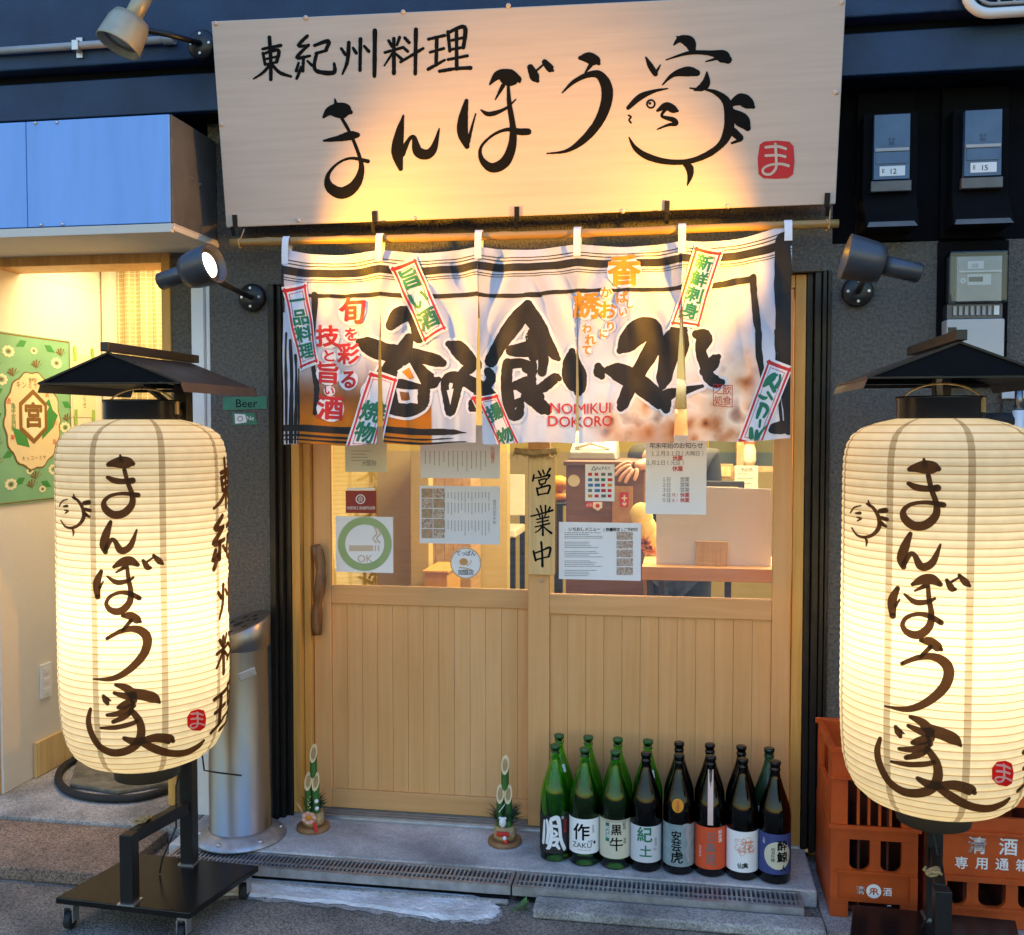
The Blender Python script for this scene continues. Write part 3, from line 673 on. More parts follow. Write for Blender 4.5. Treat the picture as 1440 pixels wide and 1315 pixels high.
food = Mt('MULTIPLY', Mt('MULTIPLY', Sm(xn, -.33, -.20), Sm(X_, .30, .22)), Sm(Mt('SUBTRACT', zn, Mt('MULTIPLY', Sm(X_, -.2, .25), .15)), 1.70, 1.60))
foodn = Mt('MULTIPLY_ADD', vor.outputs['Distance'], .55, Mt('MULTIPLY', nz.outputs['Fac'], .75))
foodcol = Rp(foodn, [(.34,(.13,.035,.015)),(.45,(.48,.19,.08)),(.56,(.72,.48,.34)),(.70,(.82,.68,.60)),(.85,(.34,.20,.16))])
hot = Mt('MULTIPLY', Mt('MULTIPLY', Sm(xn, -.17,-.12), Sm(xn, 0,-.05)), Sm(zn, 1.60,1.55))
foodcol = Mx(Mt('MULTIPLY', hot, .6), foodcol, (.62,.20,.05))
grey = Mt('MULTIPLY', Mt('MULTIPLY', Sm(X_, -.845,-.80), Sm(X_, -.66,-.74)), Sm(Z_, 1.70,1.58))
col = Mx(Mt('MULTIPLY', grey, .55), Rp(nz.outputs['Fac'], [(.3,(.62,.66,.80)),(.7,(.70,.74,.88))]), Rp(Mt('SINE', Mt('MULTIPLY', xn, 90.)), [(0,(.45,.48,.55)),(1,(.78,.80,.86))]))
col = Mx(beer, col, beercol); col = Mx(food, col, foodcol)
nt.links.new(col, bs.inputs['Base Color'])
wv = nt.nodes.new('ShaderNodeTexNoise'); wv.inputs['Scale'].default_value = 14; wv.inputs['Detail'].default_value = 3; nt.links.new(tc.outputs['Object'], wv.inputs['Vector'])
bp = nt.nodes.new('ShaderNodeBump'); bp.inputs['Strength'].default_value = .35; bp.inputs['Distance'].default_value = .012; nt.links.new(wv.outputs['Fac'], bp.inputs['Height']); nt.links.new(bp.outputs[0], bs.inputs['Normal'])
tl = nt.nodes.new('ShaderNodeBsdfTranslucent'); nt.links.new(col, tl.inputs[0]); ms = nt.nodes.new('ShaderNodeMixShader'); ms.inputs[0].default_value = .22
nt.links.new(bs.outputs[0], ms.inputs[1]); nt.links.new(tl.outputs[0], ms.inputs[2]); nt.links.new(ms.outputs[0], nt.nodes['Material Output'].inputs[0])
M['noren'] = nm; M['halo'] = mat('printed white', (.80,.80,.83), .85, noise=.04)
M['brushgrey'] = mat('printed brush black', (.022,.021,.020), .8, noise=.35, nscale=12)

prints = []     # (polygons in photo pixels, material slot, lift)
NZ5 = lambda l, g=0, rag=0: strokes(l, 380, 310, 3.789, g, rag)
NZ6 = lambda l, g=0, rag=0: strokes(l, 740, 310, 3.6, g, rag)
# bands and frame lines
def hline(y0, y1, x0, x1, dy=0):
    o = []; n = 40
    for i in range(n):
        a = x0+(x1-x0)*i/n; c = x0+(x1-x0)*(i+1)/n
        f = lambda x: -.036*(x-720)
        o.append([(a,y0+f(a)),(c,y0+f(c)),(c,y1+f(c)),(a,y1+f(a))])
    return o
for y0, y1 in ((356.5,357.8),(361,362.4),(366,377.5),(381,382.2),(384.5,385.5)): prints.append((hline(y0, y1, 399, 1115), 2, .0006))
prints.append((NZ5([[(215,396,20),(400,391,22),(700,392,24),(1000,393,22),(1440,390,22)],[(238,390,34),(236,560,28),(232,680,22),(245,800,26),(262,900,30),(255,1030,22)]], 0, .5), 2, .0007))
prints.append((NZ6([[(0,366,20),(250,352,20),(500,343,20),(760,338,22),(930,330,30),(1060,312,36),(1150,308,34)],[(1148,300,34),(1155,400,32),(1165,520,36),(1172,580,34),(1172,680,36),(1195,820,28)]], 0, .5), 2, .0007))
lx = [[(404,470,3),(403,540,4),(404,626,3)],[(410,480,4),(411,560,6),(410,628,6)],[(416,500,3),(418,560,5),(416,630,4)],[(421,520,2),(422,590,3),(420,625,2)],[(398,380,7),(399,440,3)]]
prints.append((strokes(lx, rag=.5), 2, .0007))
prints.append((strokes([[(401,603,9),(500,604,10),(600,606,9),(635,608,8),(660,610,1)],[(401,613,3),(560,616,3),(640,617,1)],[(401,619,2),(520,621,3),(660,623,2)],[(420,625,1.5),(560,627,1.5)]], rag=.35), 2, .0007))
prints.append((strokes([[(1100,352,20),(1102,420,26),(1103,500,22),(1106,560,16),(1108,610,12)],[(1112,400,4),(1113,520,4),(1112,610,8)],[(1090,470,3),(1093,540,4),(1098,600,6)],[(1085,605,14),(1112,604,22)]], rag=.8), 2, .0007))
# the five large brush characters
BIG5 = [
 [(640,560,40),(690,500,70),(745,490,60),(775,540,60),(790,610,60)], [(475,640,20),(520,660,70),(600,700,80),(700,715,90),(800,720,60),(880,740,54),(925,758,26)], [(735,620,40),(700,700,70),(650,770,70),(590,850,60),(540,915,60),(520,945,16)],
 [(640,780,60),(625,870,60),(640,985,64)], [(640,1000,56),(720,1008,56),(800,975,56),(825,955,40)], [(770,770,50),(830,830,66),(870,855,60),(900,845,16)], [(820,870,60),(815,950,60)], [(640,865,34),(730,868,40),(840,850,60)],
 [(955,655,20),(1000,680,70),(1050,730,72),(1085,775,50),(1040,815,44),(1010,880,42),(990,960,40),(965,1025,30),(945,960,22),(935,870,30),(965,836,44),(1050,855,54),(1120,895,56),(1175,935,40)], [(1150,800,30),(1165,835,40),(1140,880,34),(1120,940,30),(1100,1005,36),(1090,975,20)],
 [(1378,440,30),(1330,510,80),(1260,600,80),(1210,670,60),(1165,745,50)], [(1400,600,40),(1410,670,80),(1330,690,60),(1280,690,40)], [(1410,660,60),(1480,670,60)], [(1262,760,44),(1255,850,50),(1265,960,52),(1280,1030,40),(1320,1035,40),(1335,985,24)], [(1265,765,40),(1340,760,36),(1400,785,36)], [(1400,770,34),(1395,830,30)], [(1300,880,30),(1350,860,30),(1400,850,30)], [(1290,980,30),(1340,960,20)], [(1310,880,20),(1400,930,40),(1440,945,40)]]
BIG6 = [[(10,420,30),(35,490,70),(70,550,66),(105,620,54),(145,680,36),(165,700,10)], [(30,590,50),(55,660,60),(40,690,40)], [(50,660,50),(90,690,40),(85,770,34)], [(0,750,30),(35,765,36)], [(10,840,26),(35,830,26)], [(40,870,30),(95,845,40),(150,800,36),(168,800,16)], [(0,890,40),(50,920,54),(100,960,50),(115,975,14)],
 [(235,660,20),(230,720,70),(245,790,100),(262,850,60),(262,870,14)], [(365,740,26),(373,768,50),(385,790,20)],
 [(480,660,20),(510,630,80),(570,565,110),(630,535,90),(665,580,60),(640,660,70),(590,750,60),(540,840,56),(500,930,50),(490,950,30)], [(420,760,30),(470,770,80),(560,810,90),(650,870,80),(720,920,70),(735,950,30)],
 [(770,560,60),(750,620,110),(730,720,80),(715,800,66),(710,830,30)], [(690,650,40),(760,640,50)], [(680,905,50),(750,875,44),(800,860,20),(870,843,3)], [(850,580,30),(890,595,70),(870,660,44),(890,740,44),(910,800,50),(950,820,46),(978,818,14)], [(880,770,30),(920,735,50),(945,705,40),(962,690,10)]]
prints.append((NZ5(BIG5, 6.2) + NZ6(BIG6, 6.2), 1, .0010)); prints.append((NZ5(BIG5, 2.3, .5) + NZ6(BIG6, 2.3, .5), 2, .0016))
prints.append(([[(380+x/3.789, 310+y/3.789) for x, y in q_] for q_ in ([(672,800),(738,752),(800,866),(690,838)],[(728,898),(770,893),(780,970),(738,966)],[(945,905),(985,898),(965,985)])], 1, .0024))
prints.append(([[(380+x/3.789, 310+y/3.789) for x, y in [(697,803),(735,778),(760,832),(735,842)]]], 5, .0030))
# red and orange brush writing
RED = [('旬',495,436,36),('を',494,469,19),('彩',491,497,29),('る',492,533,26),('技',463,473,29),('と',465,500,17),('旨',464,525,29),('い',466,549,13),('酒',468,574,33)]
ORG = [('香',878,378,44),('ば',875,417,17),('し',887,427,13),('い',877,438,14),('か',853,410,16),('お',855,436,25),('り',859,459,15),('に',849,469,13),('誘',825,430,35),('わ',825,462,14),('れ',830,478,15),('て',824,492,14)]
for L_, m_ in ((RED, 3), (ORG, 5)):
    p1 = []; p2 = []
    for ch, x, y, s in L_:
        rt_ = random.uniform(-.06,.06)
        p2 += text(ch, x, y, s, bold=.034, up=-1, rot=rt_)
        p1 += disc(x, y, s*.56, 14)
    prints.append((p1, 1, .0020)); prints.append((p2, m_, .0028))
def strip(tl, tr, br, bl, chars, sizes=None, glyphs=True):
    gx = lambda u, v: (tl[0]+(tr[0]-tl[0])*u+(bl[0]-tl[0])*v+(tl[0]-tr[0]+br[0]-bl[0])*u*v, tl[1]+(tr[1]-tl[1])*u+(bl[1]-tl[1])*v+(tl[1]-tr[1]+br[1]-bl[1])*u*v)
    P = lambda *a: [gx(u, v) for u, v in a]
    prints.append(([P((-.08,-.03),(1.08,-.03),(1.08,1.03),(-.08,1.03))], 1, .0034))
    ln = []
    for (a, c, wd) in (((0,.02),(1,.02),5.0),((0,.98),(1,.98),3.6),((.03,0),(.03,1),3.2),((.97,0),(.97,1),3.2)):
        p, q_ = gx(*a), gx(*c); ln.append([(p[0],p[1],wd),(q_[0],q_[1],wd*.8)])
    for (a, c) in (((.17,.07),(.83,.07)),((.17,.93),(.83,.93)),((.17,.07),(.17,.93)),((.83,.07),(.83,.93))):
        p, q_ = gx(*a), gx(*c); ln.append([(p[0],p[1],.9),(q_[0],q_[1],.9)])
    prints.append((strokes(ln, rag=.2), 3, .0040))
    ang = -math.atan2(-(bl[0]-tl[0]), bl[1]-tl[1]); n = len(chars); wd = math.dist(tl, tr); out = []
    for i, ch in enumerate(chars):
        x, y = gx(.5, .07 + .86*(i+.5)/n); out += text(ch, x, y, min(wd*.80, .9*math.dist(tl, bl)*.86/n), bold=.035, rot=ang, up=-1)
    prints.append((out, 4, .0044))
strip((401,410),(429,399),(450,509),(425,519), '一品料理')
strip((551,375),(583,359),(627,461),(598,478), '旨い酒')
strip((979,346),(1014,354),(980,460),(947,455), '新鮮刺身')
strip((523,524),(556,533),(529,632),(492,629), '　焼物'.replace('　',' '))
strip((668,560),(696,554),(733,634),(705,636), '揚物')
strip((1080,510),(1111,525),(1066,628),(1034,620), '')
BR8 = [[(595,530,40),(650,480,90),(720,430,80),(752,425,30)],[(790,430,30),(785,490,36),(740,560,50)],[(680,520,50),(720,600,50)],[(540,640,40),(590,670,44),(625,668,30)],[(640,610,34),(690,690,34)],[(565,740,40),(530,820,50),(505,885,36)],[(560,735,50),(620,765,50),(635,820,40),(590,885,34)],[(545,920,34),(535,990,30)],[(430,1010,50),(430,1100,66)],[(490,1130,54),(500,1040,44)],[(510,1110,44),(560,1050,34),(632,978,16)]]
prints.append((strokes(BR8, 1000, 480, 8.22), 4, .0044))
prints.append((text('NOMIKUI', 818, 574, 19, bold=.012, up=-1, pitch=9.6), 3, .0040)); prints.append((text('DOKORO', 818, 592.5, 19, bold=.012, up=-1, pitch=11), 3, .0040))
prints.append((strokes([[(998,541,1),(1026,542,1)],[(1026,542,1),(1025,572,1)],[(1025,572,1),(997,571,1)],[(997,571,1),(998,541,1)]]) + text('飲食', 1018, 556, 12, vert=True, up=1) if False else
    strokes([[(998,541,1),(1026,542,1)],[(1026,542,1),(1025,572,1)],[(1025,572,1),(997,571,1)],[(997,571,1),(998,541,1)]]) + sum([text(c_, x_, y_, 13, up=-1) for c_, x_, y_ in (('飲',1018,549),('食',1018,564),('之',1005,549),('処',1005,564))], []), 3, .0036))
T = thing('door_curtain', 'white split door curtain printed with large black brush characters and food', 'door curtain', (-.5,-.287,1.5))
for i in range(5):
    b = MB(); x0, x1 = TX[i], TX[i+1]; nx, nz_ = 44, 46
    for j in range(nz_+1):
        for k in range(nx+1):
            x = x0+(x1-x0)*k/nx; zb = zbot(x); z = ZT-(ZT-zb)*j/nz_; b.v.append(tuple(noren(i, x, z, 0)))
    for j in range(nz_):
        for k in range(nx):
            a = j*(nx+1)+k; b.f.append((a, a+nx+1, a+nx+2, a+1)); b.m.append(0); b.sm.append(True)
    for polys, m_, lift in prints:
        cl = []
        for p in polys:
            q_ = [(W(x, y, -.295).x, W(x, y, -.295).z) for x, y in p]
            q_ = clipx(q_, x0, x1)
            if q_: cl.append(q_)
        for k, tri in enumerate(refine(cl, .011)):
            tri = [(x, max(z, zbot(x)+.001)) for x, z in tri]
            b.add([noren(i, x, z, lift + .0009 + (k % 60)*3e-6) for x, z in tri], [(0,1,2)], m_, True)
    obj('panel', b, [M['noren'], M['halo'], M['brushgrey'], M['red'], M['green'], M['orange']], T)
for i, x in enumerate(TX):
    b = MB(); wd = .026
    xs = [x-wd/2+(-.0 if i else .013), x+wd/2+(.013 if i == 0 else (-.012 if i == 5 else 0))]
    if i == 5: xs[0] -= .012
    prof = [(-.3045,2.135),(-.3065,2.17),(-.302,2.205),(-.299,2.222),(-.288,2.2345),(-.274,2.2345),(-.264,2.222),(-.266,2.20),(-.274,2.165)]
    dz = .03 if i == 5 else 0
    for y, z in prof:
        k = .10*(1 - abs(z-2.18)/.06)*wd
        b.v += [(xs[0]+k*.5, y, z+(dz if z < 2.19 else 0)), (xs[1]-k*.5, y-.001, z+(dz if z < 2.19 else 0))]
    for k in range(len(prof)-1): b.f.append((2*k, 2*k+1, 2*k+3, 2*k+2)); b.m.append(0); b.sm.append(True)
    obj('tab', b, M['halo'], T)

# ================================================================== SPOTLIGHTS
def spotlight(label, head, axis, plate, plate_axis, lit, m, hr=.066):
    t = thing('spotlight', label, 'spotlight', plate, 'wall mounted spotlights')
    a = Vector(axis).normalized(); h = Vector(head)
    b = MB(); b.lathe([(.028,-.075),(hr*.80,-.072),(hr*.92,-.045),(hr,.03),(hr,.036),(hr*.92,.036),(hr*.86,.012),(.02,.008)], h, 36, axis=a); hd = obj('lamp_head', b, m, t)
    b = MB(); b.lathe([(hr*.84,.012),(hr*.80,.0135),(hr*.62,.0135)], h, 36, axis=a, cap=False); obj('reflector', b, M['steel'], hd)
    b = MB(); b.lathe([(.001,.0185),(hr*.3,.0175),(hr*.62,.0135),(hr*.62,.011)], h, 32, axis=a, cap=False); obj('lens', b, M['lens'] if lit else M['darklens'], hd)
    b = MB(); b.lathe([(.022,-.185),(.029,-.18),(.029,-.078),(.022,-.074)], h, 24, axis=a); obj('driver_housing', b, m, t)
    p = Vector(plate); n = Vector(plate_axis)
    b = MB(); b.lathe([(.052,0),(.052,.018),(.046,.026),(.018,.030)], p, 28, axis=n)
    pl = obj('wall_plate', b, M['black'], t)
    b = MB(); u = n.orthogonal().normalized(); v = n.cross(u)
    for k in range(4): b.lathe([(.005,.026),(.005,.032)], p + (u*math.cos(.785+k*1.571) + v*math.sin(.785+k*1.571))*.034, 8, axis=n)
    obj('bolt', b, M['alu'], pl)
    b = MB(); e = h - a*.04; k1 = p + n*.03; b.tube([k1, k1*.6 + e*.4 + n*.02, e], [.010,.010,.010], 10); b.ball(e - a*.015, .022); obj('arm', b, M['black'], t)
    return t
AL = Vector((.92,-.16,.22)).normalized()
hL = W(296,372,-.60); hR = W(1196,362,-.60)
spotlight('lit grey spotlight on a black plate left of the door curtain', hL - AL*.02, AL, (-1.578,-.101,2.045), (0,-1,0), True, M['greymetal'])
AR = Vector((-.92,-.02,.24)).normalized()
spotlight('grey spotlight seen side on, right of the door curtain under the meters', hR - AR*.02, AR, (.60,-.101,2.02), (0,-1,0), True, M['greymetal'])
spotlight('old pale spotlight hanging from the fascia above the blank sign box', W(172,52,-.50), (-.35,-.25,-.90), (-1.675,-.286,2.915), (0,-1,0), False, mat('yellowed lamp metal', (.50,.44,.30), .4, .3, noise=.25, nscale=10), .075)
for h, a in ((hL, AL), (hR, AR)):
    far = signpt(1150, 285, 0) if a is AL else signpt(345, 305, 0)
    l = lamp('SPOT', 'spotlight_beam', h + a*.04, 22, (1, .43, .012), far - Vector((0,0,.02)), spot_size=R(112), spot_blend=1.0, shadow_soft_size=.02)
t = thing('conduit', 'blue grey conduit pipe clamped along the fascia at upper left', 'conduit', (-2.3,-.3,2.95))
b = MB(); pA, pB = W(-60,76,-.305), W(245,55,-.305); b.tube([pA, pB], .0135, 12); b.lathe([(.018,0),(.018,.04)], pB - (pB-pA).normalized()*.04, 14, axis=pB-pA); obj('pipe', b, M['meter'], t)
b = MB(); p = W(110,66,-.300)
b.box(p.x-.012, p.x+.012, -.322, -.287, p.z-.017, p.z+.017); b.box(p.x-.012, p.x+.012, -.293, -.2865, p.z-.036, p.z+.036); obj('clamp', b, M['alu'], t)

# ================================================================== ELECTRIC METERS, PIPES
def meter_box(px0, px1, label, num):
    xa = W(px0,318,-.2).x; xb = W(px1,318,-.2).x; xm = (xa+xb)/2; hw = .056
    t = thing('electric_meter', label, 'electric meter', (xm,-.075,2.4), 'electric meters on the right wall')
    b = MB(); b.box(xa-.012, xb+.012, -.1, -.076, 2.192, 2.69); obj('back_board', b, M['black_wall'], t, .003)
    b = MB(); b.box(xm-hw-.03, xm+hw+.03, -.17, -.101, 2.275, 2.60)
    b.add([(xa,-.225,2.215),(xb,-.225,2.215),(xb,-.101,2.215),(xa,-.101,2.215),(xm-hw-.03,-.171,2.33),(xm+hw+.03,-.171,2.33),(xm+hw+.03,-.101,2.33),(xm-hw-.03,-.101,2.33)], [(0,3,2,1),(0,1,5,4),(1,2,6,5),(2,3,7,6),(3,0,4,7)])
    obj('cover', b, M['black_wall'], t, .003)
    b = MB(); b.add([(xa+.004,-.2255,2.2155),(xb-.004,-.2255,2.2155),(xb-.016,-.214,2.238),(xa+.012,-.214,2.238)], [(0,1,2,3)]); obj('drip_edge', b, M['boxside'], t)
    f = MB(); f.box(xm-hw, xm+hw, -.198, -.1705, 2.375, 2.585, 0); f.box(xm-hw+.003, xm+hw-.003, -.203, -.1985, 2.465, 2.475, 1)
    f.box(xm-hw+.006, xm+hw-.006, -.201, -.1985, 2.425, 2.462, 2)
    put(f, rect(xm-.04, xm+.035, 2.483, 2.515) , flat(-.1985), 2); put(f, rect(xm-.038, xm+.042, 2.385, 2.417), flat(-.1985), 3)
    put(f, text('E', xm-.026, 2.402, .016) + text(num, xm+.006, 2.400, .022), flat(-.1985), 4, .0012)
    put(f, sum([text(s, xm-.002, z, .010) for s, z in (('||| |||', 2.505), ('||||||', 2.492))], []), flat(-.1985), 4, .0012)
    obj('face', f, [M['meterblue'], M['meter'], M['meterblue'], M['papergrey'], M['ink']], t)
    f = MB(); f.box(xm-hw-.008, xm+hw+.008, -.195, -.1715, 2.335, 2.372); obj('terminal_cover', f, M['greymetal'], t, .003)
meter_box(1216, 1290, 'blue faced electric meter labelled E 12 in a black box', '12')
meter_box(1338, 1424, 'blue faced electric meter labelled E 15 in a black box', '15')
x0, x1 = .872, 1.052
t = thing('electric_meter', 'pale electric meter with clear cover and small display beside the right lantern roof', 'electric meter', (.96,-.113,1.95), 'electric meters on the right wall')
b = MB(); b.box(x0, x1, -.18, -.113, 1.775, 1.915); obj('terminal_cover', b, mat('pale meter plastic', (.55,.53,.50), .4, noise=.08), t, .005)
b = MB(); b.box(x0+.004, x1-.004, -.165, -.113, 1.918, 1.965); 
for k in range(7): b.box(x0+.022+k*.018, x0+.032+k*.018, -.172, -.166, 1.928, 1.958, 1)
b.box(x0+.148, x0+.164, -.1725, -.166, 1.928, 1.958, 2); obj('terminal_block', b, [M['greymetal'], M['meter'], M['paper']], t)
b = MB(); b.box(x0+.012, x1-.004, -.150, -.113, 1.968, 2.125); b.box(x0+.03, x1-.012, -.178, -.151, 1.972, 2.118, 1)
b.box(x0+.035, x1-.014, -.183, -.1785, 2.066, 2.072, 2); put(b, rect(x0+.062, x0+.112, 2.078, 2.103), flat(-.1785), 2); put(b, rect(x0+.062, x0+.135, 2.025, 2.060), flat(-.1785), 2)
put(b, rect(x0+.066, x0+.110, 2.036, 2.052), flat(-.1785), 3, .0013); put(b, disc(x0+.049, 2.04, .009), flat(-.1785), 2); put(b, text('8', x0+.049, 2.04, .009)+text('|||||', x0+.085, 2.09, .014), flat(-.1785), 3, .0013)
obj('meter_body', b, [M['boxside'], M['meter'], M['paper'], M['greyink']], t)
b = MB(); b.box(x0+.003, x1+.002, -.197, -.112, 1.966, 2.135); obj('clear_cover', b, M['clear'], t, .006)
b = MB(); b.box(x0+.004, x0+.03, -.1845, -.1805, 1.862, 1.888); obj('seal', b, M['black'], t)
# pipe work by the right lantern
t = thing('pipework', 'insulated pipe with white wall brackets behind the right lantern', 'pipe', (1.1,-.1,1.5))
b = MB(); px_ = W(1433,585,-.17).x
b.tube([(px_,-.165,.9),(px_,-.165,1.615)], .019, 14); obj('pipe', b, M['white'], t)
b = MB(); b.tube([(px_,-.165,1.616),(px_,-.165,1.68)], [.013,.013], 12); b.ball((px_,-.165,1.69), .014); obj('valve', b, M['steel'], t)
b = MB()
for z in (1.716, 1.668): b.box(px_-.035, px_+.06, -.112, -.1005, z-.013, z+.013)
obj('bracket', b, M['white'], t, .002)
b = MB(); b.tube([(px_-.10,-.14,1.58),(px_-.02,-.15,1.58),(px_+.2,-.15,1.585)], .028, 12); obj('insulated_hose', b, M['rubber'], t)
# air vent at the upper right corner
t = thing('air_vent', 'round cornered pale vent with bars on the fascia at upper right', 'air vent', (1.05,-.29,2.95))
b = MB(); c = W(1425,-26,-.31); 
def rr_path(hw, hh, r, y, n=8):
    o = []
    for cx_, cz_, a0 in ((hw-r,hh-r,0),(-hw+r,hh-r,90),(-hw+r,-hh+r,180),(hw-r,-hh+r,270)):
        for k in range(n+1):
            a = R(a0+90*k/n); o.append((c.x+cx_+r*math.cos(a), y, c.z+cz_+r*math.sin(a)))
    return o
b.tube(rr_path(.14,.095,.075,-.315), .016, 10, closed=True); obj('hood', b, M['white'], t)
b = MB(); b.tube(rr_path(.115,.070,.055,-.325), .005, 8, closed=True); b.bar((c.x-.10,-.325,c.z-.045),(c.x+.10,-.325,c.z-.045),.012); 
for k in range(-2,3): b.bar((c.x+k*.045,-.322,c.z-.065),(c.x+k*.045,-.322,c.z+.065),.007)
obj('grille', b, M['meter'], t)
b = MB(); b.prism([(p[0],p[2]) for p in rr_path(.135,.09,.07,0)], -.300, -.287); obj('back_plate', b, M['black'], t)

# ================================================================== LANTERN STANDS AND LANTERNS
LX, LY = -1.650, -.785
def make_stand(label):
    t = thing('lantern_stand', label, 'lantern stand', (LX, LY, 0), 'lantern stands by the door')
    q = [WZ(78,1263,.10), WZ(266,1285,.10), WZ(364,1218,.10)]; q.append(q[0] + q[2] - q[1])
    b = MB(); b.add([(p.x,p.y,.082) for p in q] + [(p.x,p.y,.102) for p in q], [(3,2,1,0),(4,5,6,7),(0,1,5,4),(1,2,6,5),(2,3,7,6),(3,0,4,7)]); obj('base_plate', b, M['blackmetal'], t, .003)
    cen = sum(q, Vector())/4
    for p in q:
        d = (cen - p); d.z = 0; c = p + d.normalized()*.045
        f = MB(); f.box(c.x-.016, c.x+.016, c.y-.016, c.y+.016, .068, .0815); f.box(c.x-.017, c.x-.013, c.y-.02, c.y+.014, .024, .068); f.box(c.x+.013, c.x+.017, c.y-.02, c.y+.014, .024, .068); cf = obj('caster', f, M['alu'], t, .001)
        f = MB(); f.lathe([(.02,-.011),(.0265,-.009),(.0265,.009),(.02,.011)], (c.x, c.y-.006, .027), 20, axis=(1,0,0)); obj('wheel', f, M['rubber'], cf)
    b = MB(); b.box(-1.672,-1.630,-.917,-.875,.1025,.318); obj('short_post', b, M['black'], t, .002)
    b = MB(); b.box(-1.626,-1.582,-.627,-.583,.1025,1.73); obj('tall_post', b, M['black'], t, .002)
    b = MB(); b.bar((-1.651,-.874,.30),(-1.604,-.6275,.30),.03,.04); obj('crossbar', b, M['black'], t, .002)
    b = MB(); 
    for x, y in ((-1.651,-.896),(-1.604,-.605)): b = MB(); b.box(x-.028,x+.028,y-.028,y+.028,.1022,.1062); obj('weld_collar', b, M['alu'], t)
    b = MB()
    for k in range(5): b.tube([(-1.655+.02*math.cos(j*.9+k)-.0*j, -.83+.012*j*.5, .326+.006*math.sin(j*1.3+k)) for j in range(8)], .004, 6)
    obj('tape_wrap', b, M['straw'], t)
    b = MB(); b.tube([(-1.60,-.64,.47),(-1.62,-.66,.38),(-1.60,-.70,.26),(-1.64,-.72,.16),(-1.66,-.70,.107)], .003, 6); b.tube([(-1.60,-.585,.62),(-1.585,-.56,.52),(-1.60,-.50,.38),(-1.57,-.46,.36),(-1.50,-.42,.34)], .003, 6); obj('cord', b, M['rubber'], t)
    # gable roof
    xl, xr, yf, yk, ze, zr = -1.872, -1.428, -.965, -.445, 1.692, 1.778; xm = (xl+xr)/2
    rb = MB(); th = .004
    for s, xe in ((-1, xl), (1, xr)):
        rb.add([(xm,yf,zr),(xm,yk,zr),(xe,yk,ze),(xe,yf,ze),(xm,yf,zr-th),(xm,yk,zr-th),(xe,yk,ze-th),(xe,yf,ze-th)], [(0,1,2,3),(7,6,5,4),(0,3,7,4),(1,5,6,2),(2,6,7,3)])
        xo = xe + s*.012
        rb.add([(xe,yf,ze),(xe,yk,ze),(xo,yk,ze-.030),(xo,yf,ze-.030)], [(0,1,2,3)])
    rf = obj('roof', rb, M['roof'], t)
    g = MB(); g.add([(xl,yf-.001,ze),(xr,yf-.001,ze),(xm,yf-.001,zr),(xl,yf+.002,ze),(xr,yf+.002,ze),(xm,yf+.002,zr)], [(0,1,2),(5,4,3)]); obj('gable', g, M['gable'], rf); g = MB(); g.add([(xl,yk+.001,ze),(xr,yk+.001,ze),(xm,yk+.001,zr)], [(0,2,1)]); obj('gable', g, M['gable'], rf)
    g = MB(); g.box(xl-.004,xr+.004,yf-.006,yf-.002,ze-.006,ze-.001); g.box(xl-.003,xr+.003,yk+.002,yk+.006,ze-.012,ze-.001); g.box(xl-.004,xl-.001,yf-.002,yk+.002,ze-.006,ze-.002); g.bar((xl-.005,yf-.004,ze-.003),(xm,yf-.004,zr),.006); g.bar((xr+.005,yf-.004,ze-.003),(xm,yf-.004,zr),.006); obj('rim', g, M['frame'], rf)
    g = MB(); g.box(xm-.013,xm+.013,yf-.025,yk+.02,zr+.003,zr+.030); obj('ridge_cap', g, M['black'], rf, .002)
    g = MB(); g.bar((-1.604,-.62,1.60),(-1.66,-.80,1.715),.016); g.bar((-1.604,-.605,1.70),(xm,-.79,1.72),.014); g.tube([(xm,-.785,1.765),(xm,-.785,1.70),(xm+.012,-.785,1.69),(xm,-.785,1.678)], .0035, 8); obj('hanger_arm', g, M['black'], rf)
    return t
st = make_stand('black wheeled lantern stand with a small gable roof, wholly in view left of the door')
DX, DY = 2.362, .012
dup(st, (LX+DX, LY+DY, 0), 'black lantern stand with small gable roof before the orange crates')

PROF = [(.110,1.584),(.132,1.579),(.170,1.570),(.204,1.556),(.229,1.537),(.243,1.510),(.250,1.475),(.252,1.42),(.252,.80),(.249,.71),(.243,.64),(.231,.592),(.211,.555),(.180,.528),(.140,.513),(.102,.505)]
def rad(z):
    for (r0, z0), (r1, z1) in zip(PROF, PROF[1:]):
        if z1 <= z <= z0: return r0 + (r1-r0)*(z0-z)/(z0-z1)
    return .11
RIBP = .0208
paper = translucent('lantern paper', (.93,.85,.64), (.505, RIBP)); seamm = translucent('lantern seam strip', (.52,.44,.30), (.505, RIBP))
inkm = translucent('lantern ink', (.13,.062,.028), None, .5); redm = translucent('lantern red seal', (.70,.02,.02), None, .6)
redw = translucent('lantern seal lettering', (.95,.75,.60), None, .5)
def lpt(th, z, h):
    r = rad(z) + .004 + h; return Vector((LX + r*math.cos(th), LY + r*math.sin(th), z))
def lhit(px, py):
    d = ray(px, py); o = CAM - Vector((LX, LY, 0)); r = .25
    for _ in range(6):
        a = d.x*d.x + d.y*d.y; bq = o.x*d.x + o.y*d.y; cq = o.x*o.x + o.y*o.y - (r+.004)**2
        k = (-bq - math.sqrt(max(0, bq*bq - a*cq)))/a; p = o + d*k; r = rad(min(1.57, max(.51, p.z)))
    return math.atan2(p.y, p.x), p.z
def lpx(px, py, h):
    th, z = lhit(px, py); return lpt(th, z, h)
vdir = math.atan2(CAM.y-LY, CAM.x-LX)                       # bearing of the photographer seen from the lantern
